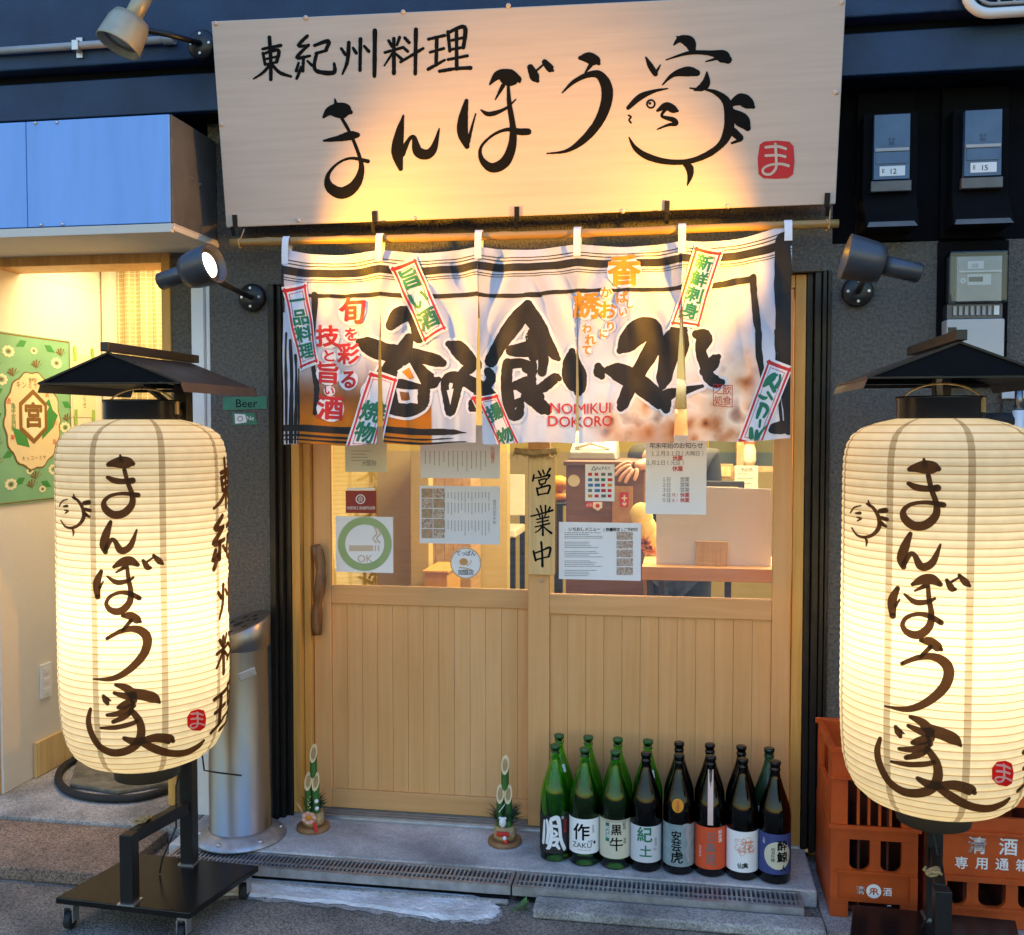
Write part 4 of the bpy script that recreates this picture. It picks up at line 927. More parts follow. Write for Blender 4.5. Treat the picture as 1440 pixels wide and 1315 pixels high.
def make_lantern(label):
    t = thing('paper_lantern', label, 'paper lantern', (LX, LY, .45), 'glowing paper lanterns by the door')
    ths = []; strips = [vdir + R(12) + k*R(48) - (R(24) if False else 0) for k in range(-3, 5)][:8]
    strips = [vdir + R(12) + k*R(45) for k in range(8)]; hwid = R(2.1)
    for s in strips:
        ths += [(s-hwid, 1), (s+hwid, 0)]
        for k in range(1, 9): ths.append((s+hwid + (R(45)-2*hwid)*k/9, 0))
    zs = []; z = .505
    while z < 1.582: zs += [z, z+RIBP*.25, z+RIBP*.5, z+RIBP*.75]; z += RIBP
    zs = [q for q in zs if q < 1.582] + [1.583]
    b = MB(); n = len(ths)
    for z in zs:
        f = ((z-.505)/RIBP) % 1; bul = .0024*math.sin(math.pi*f)**.7 if f > 1e-6 else 0
        for th, _ in ths:
            r = rad(z) + bul; b.v.append((LX + r*math.cos(th), LY + r*math.sin(th), z))
    for j in range(len(zs)-1):
        for k in range(n):
            b.f.append((j*n+k, j*n+(k+1)%n, (j+1)*n+(k+1)%n, (j+1)*n+k)); b.m.append(ths[k][1]); b.sm.append(True)
    obj('paper_shade', b, [paper, seamm], t)
    D = lambda l, oy, sc: [(p[0]/sc, p[1]/sc+oy, p[2]/sc) for p in l]
    z7 = lambda L_: [D(s, 440, 3.13) for s in L_]; z8 = lambda L_: [D(s, 840, 2.7675) for s in L_]
    K = z7([[(478,668,20),(500,662,34),(535,658,52),(570,660,44),(586,664,20)],[(530,628,10),(534,650,20)],[(475,724,16),(505,738,26),(545,742,24),(584,738,28)],
        [(548,690,18),(562,745,19),(582,800,22),(580,845,30),(545,882,34),(500,888,34),(465,862,30),(460,830,20),(490,804,15),(545,795,15),(608,802,22)],
        [(488,920,16),(470,970,34),(458,1020,36),(466,1052,22)],[(468,1040,20),(490,1000,18),(508,1006,20),(528,1042,30),(552,1044,30),(578,1020,26),(602,955,8)],
        [(447,1138,18),(428,1190,34),(432,1250,24)],[(440,1210,14),(456,1182,6)],[(502,1118,14),(540,1096,36),(575,1092,40),(606,1108,20)],[(548,1120,18),(512,1142,8)],[(474,1160,9),(515,1186,22),(560,1180,18),(588,1164,10)],
        [(630,1090,14),(648,1118,28),(662,1122,14)],[(648,1095,10),(672,1078,8)],[(676,1068,14),(700,1092,28),(716,1104,12)]])
    K += [[(179,797,5),(181,815,6),(184,830,7),(183,845,9),(175,856,10),(165,860,10),(155,857,8),(150,849,5.5),(155,839,5),(168,833.5,5),(182,834.5,7),(196,841,7)]]
    K += z8([[(478,72,14),(508,72,32),(536,88,32),(546,94,14)],[(510,90,16),(478,128,12)],[(418,160,14),(470,132,18),(520,122,26),(560,138,36),(574,172,36),(556,226,32),(500,284,26),(438,316,20),(366,318,6)],
        [(452,340,14),(490,352,30),(515,372,40),(560,380,42),(600,392,40),(620,408,12)],[(446,372,14),(490,384,26),(520,380,30)],[(404,384,14),(414,400,26),(420,414,14)],[(418,392,10),(432,402,5)],[(520,400,30),(480,420,26),(462,428,16)],
        [(418,458,12),(460,452,22),(498,434,24),(520,420,20)],[(442,484,16),(478,468,22),(505,452,16)],[(394,508,10),(450,506,18),(510,492,18),(535,480,14)],
        [(512,440,22),(542,480,28),(550,525,32),(535,568,32),(495,596,30),(440,604,28),(390,580,24),(358,530,22),(346,480,20),(354,434,12)],
        [(484,548,16),(520,560,30),(560,556,26),(610,546,34),(660,552,38),(672,558,18)],[(545,560,24),(600,588,32),(660,606,28),(720,604,24),(768,580,18),(792,556,8)]])
    K += z7([[(322,812,8),(345,826,12),(366,860,14),(370,900,16),(350,932,13),(320,946,12),(290,940,8),(270,912,4)],[(372,838,18),(392,834,22)],[(378,864,14),(398,870,16)],[(376,886,18),(396,898,10)],[(326,798,4),(332,818,12)],[(318,945,6),(326,962,9),(324,982,3)],[(264,852,4),(276,830,6),(300,820,4)],[(284,852,8),(298,850,12)],[(290,882,5),(302,872,8),(288,868,6)]])
    sk = []
    for s in K: sk += stroke(s, .2, 5, rag=.1)
    b = MB()
    put(b, refine(sk, 14), lpx, 0, .002)
    # the side lettering, top to bottom
    side = []
    for K_, zc, hh in zip(K_TO, (1.385,1.205,1.035,.865,.69), (.150,.160,.145,.145,.150)):
        xs = [p[0] for s in K_ for p in s]; ys = [p[1] for s in K_ for p in s]; kx = (min(xs)+max(xs))/2; ky = (min(ys)+max(ys))/2; sc = hh/(max(ys)-min(ys))
        for s in K_:
            for poly in stroke(s, 4.2):
                side.append([((x-kx)*sc*1.35, zc-(y-ky)*sc) for x, y in poly])
    th0 = vdir + R(72)
    put(b, refine(side, .03), lambda u, z, h: lpt(th0 + u/.252, z, h), 0, .002)
    obj('lettering', b, inkm, t)
    b = MB(); sq8 = [(742,442),(770,434),(792,440),(800,470),(796,505),(778,519),(748,518),(728,502),(726,465)]
    put(b, [[(x/2.7675, 840+y/2.7675) for x, y in sq8]], lpx, 0, .003)
    put(b, sum([stroke(s, 0, 5) for s in z8([[(741,453,7),(765,451,8),(785,457,7)],[(741,473,7),(765,471,8),(784,474,7)],[(764,447,7),(766,480,7),(763,500,7),(748,508,7),(737,502,6),(745,492,6),(770,490,6),(790,496,7)]])], []), lpx, 1, .0045)
    obj('seal', b, [redm, redw], t)
    b = MB(); b.lathe([(.110,1.578),(.113,1.590),(.113,1.632),(.116,1.638),(.116,1.644),(.108,1.644),(.107,1.58)], (LX,LY,0), 40, cap=False); obj('collar', b, M['blackmetal'], t)
    b = MB(); b.lathe([(.106,.507),(.102,.498),(.098,.462),(.086,.457),(.02,.457)], (LX,LY,0), 36); obj('bottom_ring', b, mat('bottom ring wood', (.06,.045,.025), .5, noise=.3), t)
    b = MB(); pts = []
    for k in range(17):
        a = math.pi*k/16; pts.append((LX - .112*math.cos(a), LY-.0*math.sin(a), 1.625 + .055*math.sin(a)))
    b.tube(pts, .003, 8)
    for s in (-1, 1): b.box(LX+s*.112-.008, LX+s*.112+.008, LY-.006, LY+.006, 1.60, 1.64)
    obj('handle', b, M['straw'], t)
    return t
ln = make_lantern('glowing paper lantern on the left, nearer the ashtray, wholly in view')
r_ = dup(ln, (LX+DX, LY+DY, .45), 'glowing paper lantern on the right, before the orange crates')
r_.rotation_euler.z = R(-37.6)
for x, y in ((LX, LY), (LX+DX, LY+DY)):
    lamp('POINT', 'lantern_bulb', (x, y, 1.0), 1.65, (1, .83, .56), shadow_soft_size=.06)

# ================================================================== ASHTRAY POST
t = thing('ashtray_post', 'steel cylindrical ashtray post with slanted holed top behind the left lantern', 'ashtray', (-1.575,-.27,.06))
ax, ay = -1.576, -.268
b = MB(); b.lathe([(.165,.0605),(.165,.066),(.150,.078),(.125,.092),(.116,.098)], (ax,ay,0), 44); fl = obj('flange', b, M['galv'], t)
b = MB()
for k in range(6): a = k*1.047+.4; b.lathe([(.010,.074),(.010,.084),(.004,.087)], (ax+.143*math.cos(a), ay+.143*math.sin(a), 0), 6)
obj('bolt', b, M['alu'], fl)
b = MB(); b.lathe([(.114,.098),(.110,.10),(.104,.78)], (ax,ay,0), 48, cap=False); obj('body', b, M['steel'], t)
seg = 48; cp = MB(); sl = Vector((.30,.22))
def topz(x, y): return .838 + (x*sl.x + y*sl.y)*1.0
rows = []
for r, zz in ((.108,.76),(.113,.765),(.113,None),(.108,'t')):
    for k in range(seg):
        a = 2*math.pi*k/seg; x, y = r*math.cos(a), r*math.sin(a)
        cp.v.append((ax+x, ay+y, zz if isinstance(zz, float) else topz(x, y) + (.004 if zz else 0)))
for j in range(3):
    for k in range(seg): cp.f.append((j*seg+k, j*seg+(k+1)%seg, (j+1)*seg+(k+1)%seg, (j+1)*seg+k)); cp.m.append(0); cp.sm.append(True)
cp.f.append(tuple(3*seg+k for k in range(seg))); cp.m.append(0); cp.sm.append(False); lid = obj('lid', cp, M['steel'], t)
b = MB()
for hx, hy, r in ((.0,.06,.011),(.045,.045,.011),(.065,.0,.011),(-.045,.045,.011),(-.06,0,.011),(0,0,.02),(.045,-.05,.011),(-.04,-.05,.011),(0,-.07,.011),(.03,.015,.009)):
    b.add([(ax+hx+r*math.cos(k*.524), ay+hy+r*math.sin(k*.524), topz(hx+r*math.cos(k*.524), hy+r*math.sin(k*.524))+.0052) for k in range(12)], [tuple(range(12))])
obj('stub_hole', b, M['hole'], lid)
p = W(355,945,ay-.10); b = MB(); b.bar((ax+.045,ay-.098,.672),(ax+.092,ay-.062,.69),.006,.028); obj('latch', b, M['alu'], t, .002)

# ================================================================== NEW YEAR PINE DECORATIONS
def kadomatsu(c, label, kind):
    t = thing('kadomatsu', label, 'new year decoration', c, 'new year pine decorations on the doorstep')
    x, y, z = c
    b = MB(); b.lathe([(.060,z),(.062,z+.004),(.060,z+.016),(.054,z+.018)], (x,y,0), 28); obj('base', b, M['discwood'], t)
    b = MB(); b.lathe([(.038,z+.0185),(.040,z+.03),(.038,z+.066),(.034,z+.067)], (x,y,0), 24); obj('pot', b, M['straw'], t)
    for dx, dy, h in ((0,.008,.282),(-.0145,-.010,.182),(.0145,-.010,.182)):
        b = MB(); n = 20; r = .0138; vs = []
        for k in range(n):
            a = 2*math.pi*k/n; vs.append((x+dx+r*math.cos(a), y+dy+r*math.sin(a), z+.068))
        cut = lambda q: z+h + q*2.2
        for k in range(n):
            a = 2*math.pi*k/n; vs.append((x+dx+r*math.cos(a), y+dy+r*math.sin(a), cut(r*math.sin(a))))
        b.add(vs, [(k,(k+1)%n,n+(k+1)%n,n+k) for k in range(n)], 0, True)
        P = lambda q, o: [(x+dx+q*math.cos(2*math.pi*k/n), y+dy+q*math.sin(2*math.pi*k/n)-o*.7, cut(q*math.sin(2*math.pi*k/n))+o*.3) for k in range(n)]
        v2 = P(r*1.04, .0003) + P(r*.66, .0003)
        b.add(v2, [(k,(k+1)%n,n+(k+1)%n,n+k) for k in range(n)], 1); b.add(P(r*.67, .0006), [tuple(range(n))], 2)
        obj('bamboo', b, [M['bamboogreen'], M['bamboocut'], M['bamboohollow']], t)
    b = MB()
    for k in range(420 if kind else 260):
        a = random.uniform(0, 6.28); q = Vector((x+.022*math.cos(a), y+.020*math.sin(a), z+.075+random.uniform(0,.035)))
        if kind: a2 = random.choice([random.gauss(3.1,.6), random.gauss(0,.6), a])
        else: a2 = random.choice([random.gauss(3.1,.5), a, random.gauss(1.2,.6)])
        d = Vector((math.cos(a2)*.9, math.sin(a2)*.5, random.uniform(.1,1.3))).normalized()*random.uniform(.025,.068 if kind else .045)
        s = d.cross(Vector((random.random(), random.random(), .3))).normalized()*.0019
        b.add([q-s, q+s, q+d], [(0,1,2)])
    obj('pine_needles', b, M['pine'], t)
    if kind:
        b = MB()
        for k in range(8): b.tube([(x-.02+k*.0057, y-.041, z+.056), (x-.02+k*.0057+.001, y-.043-.002*(k%2), z+.040)], .0035, 6)
        b.ball((x+.012,y-.047,z+.024), .010); obj('ribbon', b, M['redbead'], t)
        b = MB(); b.ball((x-.002,y-.033,z+.088), .015, sc=(.9,.7,1.3)); b.ball((x-.011,y-.036,z+.104), .005); b.ball((x+.008,y-.036,z+.104), .005); b.ball((x+.008,y-.047,z+.036), .008); obj('ornament', b, M['white'], t)
        b = MB(); p = Vector((x-.004,y-.034,z+.140)); b.bar(p+Vector((-.010,0,-.014)), p+Vector((.010,0,.014)), .012, .002); put(b, disc(p.x-.004,p.z-.005,.003)+disc(p.x+.004,p.z+.006,.003), flat(p.y), 1, .002); obj('tag', b, [M['paper'], M['ink']], t)
    else:
        b = MB()
        for k in range(7):
            a = k*.9; b.add([(x+.002,y-.045,z+.060),(x+.002+.026*math.cos(a-.4),y-.046-.001*k,z+.060+.022*math.sin(a-.4)),(x+.002+.029*math.cos(a),y-.050,z+.060+.025*math.sin(a)),(x+.002+.026*math.cos(a+.4),y-.0465-.001*k,z+.060+.022*math.sin(a+.4))], [(0,1,2,3)])
        obj('paper_flower', b, M['pink'], t)
        b = MB(); b.ball((x+.001,y-.052,z+.061), .010, sc=(1.2,.5,1)); obj('flower_heart', b, M['orange'], t)
        b = MB(); b.bar((x+.022,y-.048,z+.045),(x+.034,y-.056,z+.010),.014,.004); obj('ribbon', b, M['redbead'], t)
        b = MB(); b.ball((x+.026,y-.034,z+.118),.008); b.ball((x+.028,y-.036,z+.092),.008); obj('ornament', b, M['white'], t)
        b = MB(); b.tube([(x-.022,y-.036,z+.068),(x-.046,y-.044,z+.110)], .0016, 6)
        for k in range(5): b.tube([(x-.004+.004*math.sin(k*2.2), y-.038, z+.09+k*.010),(x+.006*math.cos(k*3), y-.040, z+.097+k*.010)], .0016, 5)
        obj('straw_spray', b, M['bamboocut'], t)
kadomatsu((-1.335,-.165,.06), 'new year bamboo and pine decoration with pink paper flower at the left jamb', 0)
kadomatsu((-.607,-.175,.06), 'new year bamboo and pine decoration with white cat and red fringe beside the bottles', 1)

# ================================================================== SAKE BOTTLES
BP = [(.030,.0),(.048,.001),(.0525,.006),(.0525,.215),(.0510,.232),(.0455,.256),(.0360,.285),(.0265,.312),(.0185,.338),(.0155,.352),(.0150,.362),(.0172,.364),(.0172,.370),(.0152,.372),(.0152,.380),(.0170,.382),(.0170,.392),(.0135,.394)]
M['capgreen'] = mat('dark green cap', (.03,.12,.03), .4, noise=.2)
def bottle(x, y, m, label, mats=None, draw=None, arc=100, z0=.045, z1=.165, turn=0):
    t = thing('sake_bottle', label, 'bottle', (x, y, .06), 'empty sake bottles standing in two rows')
    b = MB(); b.lathe(BP + [(max(.008, r-.0032), max(.006, z)) for r, z in BP[::-1] if z < .36 and z > .003], (x,y,.0605), 36, cap=False)
    n = 36; b.f.append(tuple(range(n-1,-1,-1))); b.m.append(0); b.sm.append(False); q0 = len(b.v)-n; b.f.append(tuple(q0+k for k in range(n))); b.m.append(0); b.sm.append(False)
    obj('glass_body', b, m, t)
    b = MB(); b.lathe([(.0155,.383),(.0180,.3835),(.0180,.3935),(.015,.3955)], (x,y,.0605), 24); obj('cap', b, M['bteal'] if m is M['bteal'] else (M['capgreen'] if m is M['bgreen'] else M['blackmetal']), t)
    if mats:
        vd = math.atan2(CAM.y-y, CAM.x-x) + R(turn)
        def on(u, v, h):
            th = vd + u/.0525; r = .0530 + h; return Vector((x+r*math.cos(th), y+r*math.sin(th), .0605+v))
        b = MB(); hw = R(arc)*.0525
        n = 20
        for k in range(n):
            u0 = -hw+2*hw*k/n; u1 = -hw+2*hw*(k+1)/n
            b.add([on(u0,z0,0),on(u1,z0,0),on(u1,z1,0),on(u0,z1,0)], [(0,1,2,3)], 0, True)
        for polys, mi, lift in draw: put(b, refine(polys, .010), on, mi, lift)
        obj('label', b, mats, t)
    return t, (lambda u, v, h: None)
FRONT = [(-.414,-.258),(-.309,-.278),(-.203,-.288),(-.099,-.290),(.012,-.293),(.117,-.292),(.222,-.302),(.326,-.312)]
Wm = M['paper']; creamp = mat('cream label', (.66,.62,.46), .7, noise=.08); bluegrey = mat('grey blue label', (.27,.36,.38), .6, noise=.25, nscale=30); redlab = mat('vermilion label', (.72,.085,.02), .6, noise=.06); blue = mat('indigo label', (.04,.06,.21), .6, noise=.1); blacklab = mat('black label', (.014,.014,.016), .5, noise=.1); greyt = mat('silver print', (.26,.20,.19), .4, .3, noise=.1)
fn = FRONT
V = lambda *a, **k: text(*a, **k)
KAZE = [[(-.040,.140,.008),(-.042,.10,.012),(-.046,.062,.012)],[(-.030,.145,.008),(-.024,.11,.012),(-.030,.065,.010)],[(-.016,.142,.012),(-.012,.10,.012),(-.020,.055,.014),(-.030,.045,.006)],[(-.012,.150,.014),(.008,.155,.016),(.016,.12,.012),(.020,.08,.012),(.034,.045,.014)],[(-.004,.128,.010),(.008,.126,.010)],[(-.002,.110,.009),(.006,.100,.009),(-.004,.092,.008)],[(-.006,.080,.012),(.008,.082,.012),(.004,.066,.010),(-.006,.060,.010)],[(.006,.060,.012),(.014,.048,.008)]]
bottle(*fn[0], M['bgreen'], 'green sake bottle with black label and big white brush character', [blacklab, Wm, M['red']],
    [(strokes(KAZE), 1, .0006), (V('純米吟醸', .037, .125, .012, vert=True, bold=.01), 2, .0006), (V('酒', .026, .155, .010), 1, .0006)], 100, .030, .160)
bottle(*fn[1], M['bgreen'], 'green sake bottle with white label reading 作 ZAKU', [Wm, M['ink'], M['greyink']],
    [(V('作', -.012, .118, .056, bold=.02), 1, .0006), (V('ZAKU', -.010, .075, .024, pitch=.015), 1, .0006), (rect(-.024,.022,.058,.0595)+V('純米酒', .030, .13, .009, vert=True)+V('鈴鹿', .020, .088, .009), 2, .0006), ([[(.036,.076),(.042,.083),(.036,.090),(.030,.083)]], 1, .0006)])
bottle(*fn[2], M['bgreen'], 'green sake bottle with cream label reading 黒牛', [creamp, M['ink'], M['green'], Wm, M['greyink']],
    [(V('黒', .004, .138, .036, bold=.02)+V('牛', .004, .088, .046, bold=.01), 1, .0006), (rect(-.034,-.020,.098,.162), 2, .0006), (V('純米酒', -.027, .13, .014, vert=True, bold=.01), 3, .0012), (V('紀州', .032, .150, .013, vert=True)+V('海南', .034, .10, .010, vert=True), 1, .0006), (rect(-.044,.044,.166,.168), 4, .0006)], 100, .040, .172)
bottle(*fn[3], M['bbrown'], 'dark sake bottle with pale label and green brush characters 紀土', [mat('pale grey label', (.62,.63,.66), .6, noise=.05), M['green'], M['greyink']],
    [(V('紀', -.004, .128, .050, bold=.02)+V('土', .000, .072, .040, bold=.02), 1, .0006), (V('純米酒', .036, .105, .009, vert=True)+V('KID', .032, .080, .008), 2, .0006)], 100, .035, .158)
bottle(*fn[4], M['bbrown'], 'dark sake bottle with blue grey tiger label and round orange sticker', [bluegrey, M['ink'], M['meter']],
    [(V('安', -.008, .132, .034, bold=.02)+V('芸', -.008, .098, .034, bold=.02)+V('虎', -.006, .060, .040, bold=.02), 1, .0006), (strokes([[(.020,.170,.012),(.034,.165,.016),(.030,.14,.014),(.036,.11,.012),(.028,.08,.012),(.036,.05,.010)]])+rect(-.05,.05,.160,.1615)+rect(-.05,.05,.033,.0345), 2, .0006)], 100, .030, .172)
bottle(*fn[5], M['bbrown'], 'dark sake bottle with vermilion label and a pale strip down its neck', [redlab, greyt, Wm],
    [(V('日', .002, .138, .032, bold=.02)+V('高', .002, .100, .032, bold=.02)+V('見', .002, .060, .036, bold=.02), 1, .0006), (V('純米酒', .034, .140, .014, vert=True, bold=.01)+V('ひたかみ', -.034, .085, .010, vert=True), 2, .0006)], 100, .028, .170)
orl = mat('orange line art', (.75,.25,.12), .6)
arts = []
for k in range(26):
    a = random.uniform(0, 6.28); r0 = random.uniform(.004,.026); arts.append([(.008+r0*math.cos(a), .115+r0*math.sin(a)*1.1, .0012), (.008+(r0+.012)*math.cos(a+.5), .115+(r0+.010)*math.sin(a+.5)*1.1, .0016), (.008+(r0+.004)*math.cos(a+.9), .115+(r0+.004)*math.sin(a+.9), .0008)])
bottle(*fn[6], M['bbrown'], 'dark sake bottle with white label and fine orange flower drawing', [Wm, orl, M['ink']],
    [(strokes(arts)+V('花', .020, .115, .04), 1, .0006), (V('仙禽', .002, .052, .018, bold=.02, rot=.1), 2, .0006)], 100, .030, .166)
bottle(*fn[7], M['bbrown'], 'dark sake bottle with indigo label and cream disc reading 酔鯨', [blue, creamp, M['ink'], Wm],
    [(disc(.012,.098,.046), 1, .0006), (V('酔', .026, .130, .032, bold=.03)+V('鯨', .026, .092, .034, bold=.03)+V('純米吟醸', -.004, .100, .012, vert=True)+V('人', .030,.055,.02,bold=.03), 2, .0012), (V('土佐', -.036, .142, .010, vert=True), 3, .0006)], 100, .035, .168)
backs = [(-.414,-.140,'bgreen','green sake bottle behind the one with the black label'),(-.309,-.142,'bgreen','green sake bottle behind the ZAKU bottle'),(-.203,-.148,'bgreen','green sake bottle behind the cream label bottle'),(-.097,-.152,'bgreen','green sake bottle behind the dark bottle with green brush characters'),
    (.012,-.160,'bbrown','dark sake bottle behind the blue grey tiger label bottle'),(.118,-.162,'bbrown','dark sake bottle behind the vermilion label bottle'),(.225,-.166,'bbrown','dark sake bottle behind the orange flower label bottle'),(.318,-.176,'bteal','frosted teal sake bottle behind the indigo label bottle')]
for x, y, m, l in backs:
    if m == 'bteal': bottle(x, y, M[m], l, [Wm, M['greyink']], [(V('酒', 0, .19, .03), 1, .0006)], 70, .12, .205)
    elif x in (-.414, -.097):
        tt, _ = bottle(x, y, M[m], l)
        b = MB(); vd = math.atan2(CAM.y-y, CAM.x-x) + R(28); 
        P_ = lambda u, v: Vector((x+(.0478-(v-.255)*.40*.95)*math.cos(vd+u/.045), y+(.0478-(v-.255)*.40*.95)*math.sin(vd+u/.045), .0605+v))
        for k in range(4): b.add([P_(-.007+.0035*k,.270),P_(-.0035+.0035*k,.270),P_(-.0035+.0035*k,.296),P_(-.007+.0035*k,.296)], [(0,1,2,3)], 0, True)
        obj('neck_sticker', b, Wm, tt)
    else: bottle(x, y, M[m], l)
tg = [o for o in COL.objects if o.name.startswith('sake_bottle')]
def bprof(v):
    for (r0, z0), (r1, z1) in zip(BP, BP[1:]):
        if z0 <= v <= z1: return r0 + (r1-r0)*(v-z0)/max(1e-6, z1-z0)
    return .05
def onshoulder(x, y, vd, u, v, h=.0012): r = bprof(v) + h; return Vector((x+r*math.cos(vd+u/max(.015,r)), y+r*math.sin(vd+u/max(.015,r)), .0605+v))
x, y = fn[4]; vd = math.atan2(CAM.y-y, CAM.x-x); b = MB()
pts = [onshoulder(x, y, vd, -.004+.020*math.cos(k*.2618), .236+.0225*math.sin(k*.2618)) for k in range(24)]; c = onshoulder(x, y, vd, -.004, .236, .003)
b.add(pts + [c], [(k,(k+1)%24,24) for k in range(24)], 0, True); put(b, refine(V('特別純米', -.004, .236, .009, vert=True), .006), lambda u, v, h: onshoulder(x, y, vd, u, v, .004), 1)
obj('round_sticker', b, [M['orange'], M['red']], tg[4])
x, y = fn[5]; vd = math.atan2(CAM.y-y, CAM.x-x); b = MB()
for k in range(14):
    v0 = .178+k*.0125; v1 = v0+.0125
    b.add([onshoulder(x,y,vd,-.009,v0),onshoulder(x,y,vd,.009,v0),onshoulder(x,y,vd,.009,v1),onshoulder(x,y,vd,-.009,v1)], [(0,1,2,3)], 0, True)
obj('neck_strip', b, mat('pale pink strip', (.75,.52,.46), .6, noise=.1), tg[5])

# ================================================================== CRATES
def zrow(r, y): return W(1230, 1030+r/4.61, y).z
def crate(x0, x1, y0, y1, base, rows, wins, label, loc, big):
    t = thing('bottle_crate', label, 'crate', loc, 'orange red sake crates on the right')
    zt, zf0, zf1, zw1, zw0, zp1, zb = rows
    b = MB(); w_ = .016
    for (xa, xb) in ((x0, x0+w_), (x1-w_, x1)): b.box(xa, xb, y0+.0172, y1, base, zf0-.002)
    b.box(x0+w_, x1-w_, y1-w_, y1, base, zt-.001)
    for (xa, xb) in ((x0, x0+w_), (x1-w_, x1)):        # side ends with a hand hole
        b.box(xa, xb, y0+.0172, y0+.075, zf0, zt-.03); b.box(xa, xb, y1-.075, y1-w_-.001, zf0, zt-.03); b.box(xa, xb, y0+.0172, y1-w_-.001, zt-.029, zt-.002); b.box(xa, xb, y0+.076, y1-.076, zf0, zf0+(zt-zf0)*.42)
    b.box(x0-.006, x1+.006, y1+.0005, y1+.006, zt-.02, zt); obj('shell', b, M['crate'], t, .002)
    f = MB()
    f.box(x0, x1, y0, y0+w_, zf1, zf0, 0)                      # bands of the front
    f.box(x0-.008, x1+.008, y0-.010, y0-.0005, zf0-.006, zf0+.006)
    f.box(x0, x1, y0, y0+w_, zp1, zw0); f.box(x0+.02, x1-.02, y0-.008, y0-.0005, zw0-.006, zw0+.003)
    f.box(x0, x1, y0+.003, y0+w_, zb+.03, zp1-.001); f.box(x0, x0+.055, y0, y0+w_, base, zb+.0295); f.box(x1-.05, x1, y0, y0+w_, base, zb+.0295)
    f.box(x0, x0+.022, y0-.004, y0+.0025, zb+.0305, zw0-.008); f.box(x1-.022, x1, y0-.004, y0+.0025, zb+.0305, zw0-.008); f.box(x0+.0225, x1-.0225, y0-.003, y0+.0025, zb+.030, zb+.040)
    if zt > zf0+.03:
        f.box(x0, x1, y0, y0+w_, zf0+.0065, zf0+.045) if big else None
        zz = zf0 + (zt-zf0)*.64
        if not big:
            f.box(x0, x0+.05, y0, y0+w_, zf0+.0065, zt); f.box(x1-.05, x1, y0, y0+w_, zf0+.0065, zt); f.box(x0+.0505, x1-.0505, y0, y0+w_, zz, zt-.03)
            f.box(x0-.006, x1+.006, y0-.008, y0-.0005, zz-.008, zz); f.box(x0-.006, x1+.006, y0-.008, y0-.0005, zt-.012, zt)
            n = 5
            for k in range(1, n): xx = x0+.05+(x1-x0-.10)*k/n; f.box(xx-.004, xx+.004, y0+.002, y0+.012, zf0+.0065, zz-.0005)
        else:
            f.box(x0, x1, y0, y0+w_, zt-.05, zt); f.box(x0, x0+.05, y0, y0+w_, zf0+.0455, zt-.0505)
            f.box(x1-.05, x1, y0, y0+w_, zf0+.0455, zt-.0505)
    edges = [x0] + [e for wd in wins for e in wd] + [x1]
    for k in range(0, len(edges), 2): f.box(edges[k], edges[k+1], y0, y0+w_, zw0+.0005, zf1-.0005)
    for a, c in wins:
        r = min(.032, (c-a)*.4)
        for s, xc in ((1, a), (-1, c)):
            pts = [(xc, zw0+.0005)] + [(xc + s*(r - r*math.sin(q*R(90)/6)), zw0+.0005 + r - r*math.cos(q*R(90)/6)) for q in range(7)]
            f.prism(pts if s < 0 else pts[::-1], y0, y0+w_)
    obj('front', f, M['crate'], t)
    b = MB(); n = 3 if not big else 4
    b.box(x0+w_+.001, x1-w_-.001, y0+w_+.001, y1-w_-.001, base+.02, base+.03)
    for k in range(1, n): xx = x0+(x1-x0)*k/n; b.box(xx-.003, xx+.003, y0+w_+.001, y1-w_-.001, base+.031, zt-.10)
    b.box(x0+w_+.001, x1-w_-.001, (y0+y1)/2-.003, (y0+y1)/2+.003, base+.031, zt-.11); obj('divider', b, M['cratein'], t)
    return t
yc = -.46
rw = (zrow(82,yc+.05), zrow(620,yc), zrow(702,yc), 0, zrow(905,yc), zrow(938,yc), zrow(1165,yc))
cx0, cx1 = W(1168,1200,yc).x, W(1291,1200,yc).x
X4 = lambda r: W(1140+r/4.61, 1210, yc).x
C1 = crate(cx0, cx1, yc, -.125, .018, rw, [(X4(250), X4(384)), (X4(452), X4(590))], 'orange red plastic crate with a round white emblem beside the door frame', (.63,-.3,.018), False)
b = MB(); emp = lambda px, py: (W(1140+px/4.61, 1030+py/4.61, yc-.003).x, W(1140+px/4.61, 1030+py/4.61, yc-.003).z)
e0 = emp(411,1035); s0 = .026
put(b, text('清', *emp(323,1030), s0, bold=.012) + text('酒', *emp(500,1042), s0, bold=.012) + disc(*e0, .0225) + rect(emp(500,1090)[0], emp(524,1090)[0], emp(0,1095)[1], emp(0,1088)[1]), lambda u, v, h: (u, yc+.003-h, v), 0, .0008)
rs = text('R', e0[0]+.007, e0[1], .028, bold=.01); ls = [[(2*(e0[0])-x, z) for x, z in p] for p in rs]
put(b, rs + ls, lambda u, v, h: (u, yc+.003-h, v), 1, .0018)
obj('printed_mark', b, [M['paper'], M['crate']], C1)
yr = -.455; xr0 = W(1303,1250,yr).x
def zr(py): return W(1380, py, yr).z
rw2 = (.43, zr(1171), zr(1178), 0, zr(1265), zr(1272), zr(1292))
rw2 = (.44, zr(1171), zr(1238), 0, zr(1274), zr(1276), zr(1290))
X5 = lambda px: W(px, 1250, yr).x
t = thing('bottle_crate', 'wide orange red crate lettered 清酒 専用通箱 below the right lantern', 'crate', (.95,-.3,.018), 'orange red sake crates on the right')
xr1 = xr0+.46; w_ = .016; f = MB()
